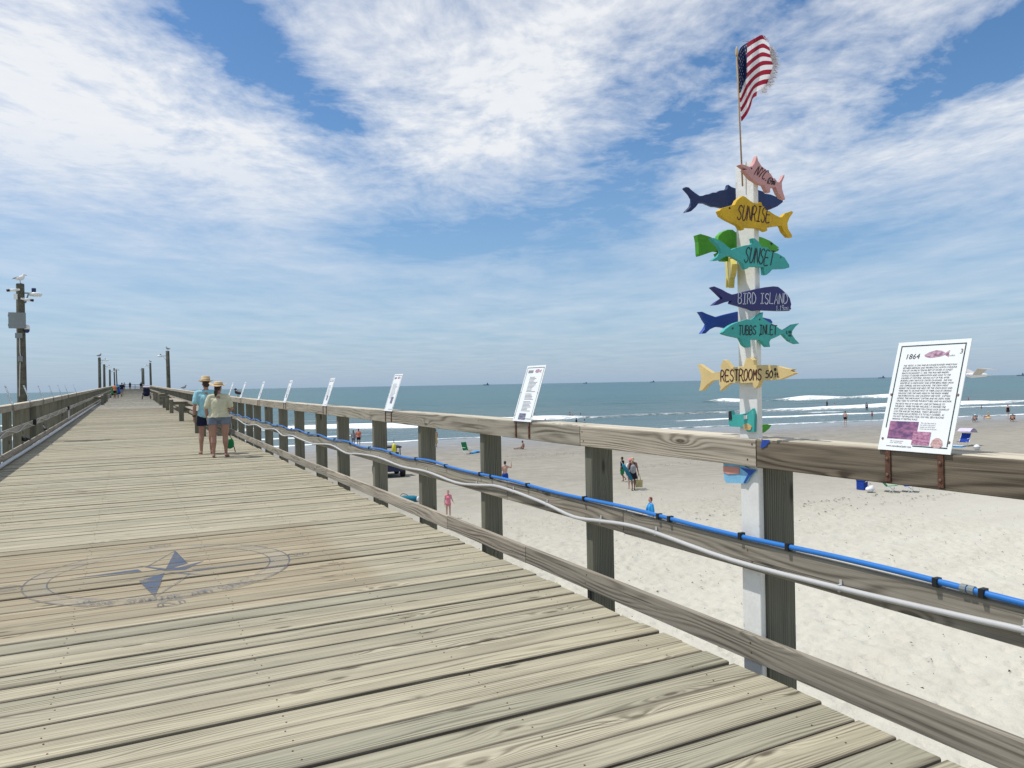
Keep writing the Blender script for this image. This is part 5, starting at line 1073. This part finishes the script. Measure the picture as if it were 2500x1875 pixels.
def beach_chair(label, loc, yaw, cl, stripe=None, recl=0.5, group=None, k=1.0):
    t = thing('beach_chair', label, 'chair', loc, yaw, group); t.scale = (k, k, k); s_ = MB()
    d_ = V((0, -math.sin(recl), math.cos(recl)))
    MB().prism([(-.25, -.02, .24), (.25, -.02, .24), (.25, .42, .30), (-.25, .42, .30)], (0, 0, -.015)).build('seat', cl, t)
    a, b_ = V((-.25, -.02, .25)), V((.25, -.02, .25)); MB().prism([a, b_, b_+d_*.62, a+d_*.62], (0, .015, 0)).build('backrest', stripe or cl, t)
    for x_ in (-.27, .27):
        MB().tube([(x_, .44, .30), (x_, -.02, .24), V((x_, -.02, .24))+d_*.66], .012, 6).build('frame', M['white_plastic'], t); MB().tube([(x_, .36, .29), (x_, .1, .0)], .011, 6).build('leg', M['white_plastic'], t); MB().tube([(x_, -.02, .25), (x_, .32, .0)], .011, 6).build('leg', M['white_plastic'], t)
        MB().tube([(x_, -.15, .48), (x_, .25, .46)], .016, 6).build('armrest', M['white_plastic'], t)
    return t
beach_chair('dark green low beach chair standing alone on the damp sand', S(1137, 1108), rad(-160), M['greencloth'], None, .35, k=1.15)
q = S(1161, 1106); tw_ = thing('beach_towel', 'crumpled bright blue towel on the sand by the green chair', 'towel', q, .4)
blob('cloth', [[((-.4, 0, .06), (.3, .25, .05)), ((.3, .1, .08), (.35, .22, .08))], [((.1, 0, .12), (.2, .2, .08))]], M['bluecloth'], tw_, .04, 3)
q = S(996, 1224); bd = thing('beach_gear_bag', 'long teal blue beach bag lying on the sand under the rail', 'bag', q, rad(-50))
MB().tube([(-.6, 0, .13), (-.2, 0, .15), (.3, 0, .15), (.55, 0, .13)], [.03, .12, .14, .12], 12).build('bag', M['tealcloth'], bd, True); MB().tube([(.53, 0, .13), (.60, 0, .13)], .125, 12).build('end_ring', M['whitecloth'], bd); MB().tube(smooth_path([(-.5, 0, .16), (-.3, .05, .34), (0, 0, .28)], 4), .012, 6).build('handle', M['blackcloth'], bd)
# buggy
q = S(950, 1162); ug = thing('beach_buggy', 'dark blue utility buggy with a roof and a yellow float hung at its back', 'buggy', q, rad(-6))
mb = MB(); mb.box((0, .1, .55), (1.35, 2.5, .35)); mb.box((0, 1.25, .80), (1.2, .7, .22)); mb.box((0, -.8, .82), (1.35, .75, .2)); mb.build('body', paint('buggy_paint', (.012, .02, .07), .4, .15, 4), ug)
for sx_ in (-.68, .68):
    for y_ in (-.75, 1.0):
        w_ = MB().lathe([(.12, -.13), (.30, -.12), (.32, -.05), (.32, .05), (.30, .12), (.12, .13)], (sx_, y_, .32), 20, M=Matrix.Rotation(rad(90), 3, 'Y')).build('wheel', M['rubber'], ug, True); MB().lathe([(.12, -.10), (.15, -.135), (.15, .135), (.12, .10)], (sx_, y_, .32), 12, M=Matrix.Rotation(rad(90), 3, 'Y')).build('rim', M['steelgrey'], w_)
for sx_ in (-.62, .62): MB().tube([(sx_, -.45, .9), (sx_, -.40, 1.72), (sx_, .55, 1.75), (sx_, .95, .95)], .03, 8).build('roll_bar', M['black'], ug)
MB().box((0, .08, 1.79), (1.4, 1.15, .09)).build('roof', M['black'], ug); MB().box((-.32, -.1, .95), (.5, .5, .14)).build('seat', M['black'], ug); MB().box((.32, -.1, .95), (.5, .5, .14)).build('seat', M['black'], ug)
for sx_ in (-.32, .32): MB().box((sx_, -.33, 1.22), (.46, .1, .5)).build('seat_back', M['black'], ug)
for sx_ in (-.5, .5): MB().box((sx_, -1.19, .8), (.16, .03, .08)).build('tail_light', M['redcloth'], ug)
fb = MB().lathe([(.02, -.38), (.12, -.22), (.14, 0), (.10, .2), (.03, .3)], (.12, -1.0, 1.78), 14).build('float', paint('float_yellow', (.66, .62, .05), .5), ug, True); MB().tube([(.12, -1.0, .9), (.12, -1.0, 2.3)], .02, 6).build('float_pole', M['black'], ug)
# low chairs, cooler and bag under the top rail
beach_chair('green folding beach chair under the brown rail, beside a blue cooler', S(2166, 1200), rad(-150), M['greencloth'], None, .7)
beach_chair('navy folding beach chair next to the green one beside the cooler', S(2212, 1200), rad(-150), M['royal'], None, .8)
q = S(2105, 1195); cl = thing('cooler', 'blue cooler on the sand beside the green beach chair', 'cooler', q, .3); MB().box((0, 0, .22), (.5, .34, .40)).build('box', M['royal'], cl); MB().box((0, 0, .45), (.53, .37, .05)).build('lid', M['royal'], cl); MB().tube([(-.2, -.2, .38), (0, -.25, .42), (.2, -.2, .38)], .012, 6).build('handle', M['white_plastic'], cl)
q = S(2124, 1202); sb = thing('beach_bag', 'grey and white bag slumped in front of the blue cooler', 'bag', q); blob('bag', [[((0, 0, .14), (.24, .18, .14)), ((.1, 0, .2), (.14, .12, .14))]], M['whitecloth'], sb, .03, 3); MB().tube(smooth_path([(-.1, 0, .26), (0, 0, .42), (.12, 0, .3)], 4), .012, 6).build('handle', M['greycloth'], sb)
q = S(2354, 1089); cn = beach_chair('royal blue beach chair shaded by a lilac canopy beside the 1864 placard', q, rad(100), M['royal'], M['royal'], .6, k=1.3)
mb = MB(); n_ = 8
mb.add([V((x_, -.45+.75*math.sin(a_), .30+.95*math.cos(a_)*.8)) for x_ in (-.36, .36) for a_ in np.linspace(-.9, .7, n_)], [(i, i+1, n_+i+1, n_+i) for i in range(n_-1)]); mb.build('canopy', M['lilac'], cn)
q = S(2385, 1099); bl = thing('beach_ball', 'white ball resting on the sand beyond the brown rail', 'ball', q); MB().ball((0, 0, .2), .22, 16).build('ball', M['white_plastic'], bl, True); MB().lathe([(.2215, -.03), (.2225, 0), (.2215, .03)], (0, 0, .2), 16).build('band', M['greycloth'], bl, True)
q = S(2322, 1090); tw2 = thing('beach_mat', 'blue and white striped mat spread by the canopied chair', 'mat', q, .2); MB().box((0, 0, .05), (1.0, 1.8, .06)).build('mat', M['bluecloth'], tw2); MB().box((.1, 0, .085), (.3, 1.7, .02)).build('stripe', M['whitecloth'], tw2)
REC = dict(head=(0, -.42, .72), neck=(0, -.34, .58), chest=(0, -.24, .46), waist=(0, -.1, .32), pelvis=(0, .02, .24), shl=(-.16, -.3, .55), shr=(.16, -.3, .55), ell=(-.24, -.1, .42), elr=(.24, -.1, .42), wrl=(-.2, .12, .36), wrr=(.2, .12, .36), hil=(-.09, .05, .24), hir=(.09, .05, .24), knl=(-.11, .47, .26), knr=(.11, .47, .26), anl=(-.12, .9, .12), anr=(.12, .9, .12), tol=(-.13, .98, .2), tor=(.13, .98, .2))
for (px, py, lb_, cl_) in [(2380, 1030, 'person reclining in a low chair with a white cap, facing the surf', 'tealcloth'), (2472, 1029, 'person in dark clothes reclining in a low chair near the walking woman', 'blackcloth')]:
    q = S(px, py); beach_chair('low chair under the '+lb_[:40].strip()+' by the surf' if False else ('low chair holding the capped sunbather at the waterline' if 'cap' in lb_ else 'low chair holding the dark clothed sunbather at the waterline'), q, rad(115), M[cl_], None, .9, k=1.2)
    p_, _ = person(lb_, q+V((0, 0, .02)), rad(115), 1.9, M['skin2'], REC, top=None, bottom=M[cl_], leg_len=.5, hair=M['hair'], voxel=.03, swim=True)
    if 'cap' in lb_: hat(p_, (0, -.42, .76), (0, 1), .1, .15, .08, M['whitecloth'], name='cap')
q = S(2413, 1022); person('person sitting wrapped in a tan towel at the edge of the surf', q, rad(20), 1.75, M['skin3'], dict(head=(0, .02, .80), neck=(0, -.04, .64), chest=(0, -.06, .48), waist=(0, -.04, .30), pelvis=(0, 0, .15), shl=(-.2, -.05, .57), shr=(.2, -.05, .57), ell=(-.3, .1, .36), elr=(.3, .1, .36), wrl=(-.2, .3, .3), wrr=(.2, .3, .3), hil=(-.12, .04, .14), hir=(.12, .04, .14), knl=(-.3, .4, .4), knr=(.3, .4, .4), anl=(-.25, .5, .08), anr=(.25, .5, .08), tol=(-.25, .62, .03), tor=(.25, .62, .03)), 1.3, 1.4, skirt=(M['tan'], .08, .5), hair=M['blonde'], voxel=.03)
q = S(2461, 1018); person('woman in a black swim dress walking along the waterline', (q.x, q.y, q.z), rad(-60), 1.75, M['skin3'], dict(anl=(-.1, -.2, .1), anr=(.1, .22, .085), tor=(.1, .36, .03), tol=(-.1, -.06, .03)), 1.1, 1.1, skirt=(M['blackcloth'], .72, .23), hair=M['redhair'], voxel=.03)
q = S(2064, 1038); person('bare backed bather in black trunks at the waterline left of the placard', (q.x, q.y, q.z), rad(-70), 1.75, M['skin3'], None, 1.05, 1.05, bottom=M['blackcloth'], leg_len=.45, hair=M['hair'], voxel=.03)
def bather(label, px, py, sink, tp=None, h_=1.75, skin='skin3', yaw=0.0, hr='hair', pose=None):
    q = onZ(px, py, SEA+.08); person(label, (q.x, q.y, SEA-sink), yaw, h_, M[skin], pose, top=M[tp] if tp else None, sleeve=.5, bottom=M['navycloth'], hair=M[hr], voxel=.035)
bather('bather with blond hair chest deep in the sea beside another', 1391, 1014, 1.05, None, 1.75, 'skin3', .5); bather('bather turned away chest deep in the sea beside the blond one', 1398, 1014, 1.15, None, 1.65, 'skin', 2.0, 'blonde')
bather('dark head of a bather in deep water off the pair', 1417, 1012, 1.35, None, 1.7, 'skin2'); bather('dark clad bather standing waist deep before the foam', 1407, 1033, .9, 'blackcloth', 1.75, 'skin2', .6); bather('bather leaning into the foam next to the dark clad one', 1427, 1034, 1.05, 'greycloth', 1.75, 'skin2', 1.4, pose=dict(wrr=(.5, .2, 1.2), elr=(.35, .05, 1.25)))
bather('bather in a white shirt in the sea beside the second placard', 1305, 1018, 1.0, 'whitecloth', 1.7); bather('bather in a blue shirt low in the foam over the rail', 1331, 1027, 1.2, 'bluecloth', 1.6)
bather('tall dark bather in a wetsuit walking out through the surf', 2019, 993, .55, 'blackcloth', 1.85, 'skin2', .2); bather('bather paddling on a pale board beyond the tall dark one', 2037, 990, 1.1, None, 1.7, 'skin3', 1.0); bather('small dark head low in the surf by the tall dark bather', 2003, 995, 1.3, None, 1.6, 'skin2')
bather('bather in grey shirt striding through the second line of surf', 2116, 998, .5, 'greycloth', 1.75, 'skin2', -1.0); bather('bather in a red shirt kneeling in the shallows', 2129, 1014, .85, 'redcloth', 1.6, 'skin2', .4); bather('bather in red beyond the foam to the right of the placard', 2364, 977, .9, 'redcloth', 1.7, 'skin3', .4); bather('lone dark head between the surf lines right of the placard', 2396, 994, 1.3, None, 1.7, 'skin2')

# ------------------------------------------------------------------ ships on the horizon
M['shiphaze'] = paint('ship_haze_grey', (.16, .21, .27), .8)  # distance haze is mixed into the ship colour, lighter and bluer
for (px, py, L_, lb_) in [(1188, 944, 46, 'low grey ship on the horizon between the second and third placards'), (1430, 938, 30, 'tiny grey ship on the horizon right of the second placard'), (1594, 938, 34, 'small trawler on the sea left of the fish signpost'), (2154, 925, 42, 'long grey ship on the horizon just left of the 1864 placard'), (2494, 919, 44, 'grey ship on the horizon at the far side of the gull')]:
    r_ = ray(px, 1000); a_ = V((r_.x, r_.y, 0)).normalized(); p_ = a_*5200; p_.z = SEA; sh_ = thing('ship', lb_, 'ship', p_, math.atan2(a_.y, a_.x)+math.pi/2+.2)
    h_ = L_*.13; mb = MB().add([V((x_*L_/2, y_*L_*.08, z)) for z, kx in ((-1, .9), (h_, 1.0)) for (x_, y_) in ((-kx, -.7), (.6*kx, -1), (kx, 0), (.6*kx, 1), (-kx, .7))], [(4, 3, 2, 1, 0), (5, 6, 7, 8, 9)]+[(i, (i+1) % 5, (i+1) % 5+5, i+5) for i in range(5)]); mb.build('hull', M['shiphaze'], sh_)
    MB().box((-L_*.2, 0, h_*1.6), (L_*.22, L_*.1, h_*1.4)).build('deckhouse', M['shiphaze'], sh_); MB().box((-L_*.2, 0, h_*2.5), (L_*.08, L_*.06, h_)).build('funnel', M['shiphaze'], sh_); MB().tube([(L_*.2, 0, h_), (L_*.2, 0, h_*3)], L_*.006, 5).build('mast', M['shiphaze'], sh_)
# fishing rods leaning on the rail
for (px, py, lb_) in [(487, 956, 'thin white fishing rod leaning on the rail behind the man in the straw hat')]:
    q = onX(px, py, 2.99); rd = thing('fishing_rod', lb_, 'fishing rod', q); MB().tube([(-.25, 0, -.55), (.0, .05, .0), (.12, .12, .95)], [.012, .010, .003], 6).build('blank', M['white_plastic'], rd); MB().tube([(-.25, 0, -.55), (-.1, .03, -.2)], .016, 8).build('grip', M['black'], rd); MB().ball((-.1, .03, -.24), (.03, .035, .04), 8).build('reel', M['steelgrey'], rd)
settle()
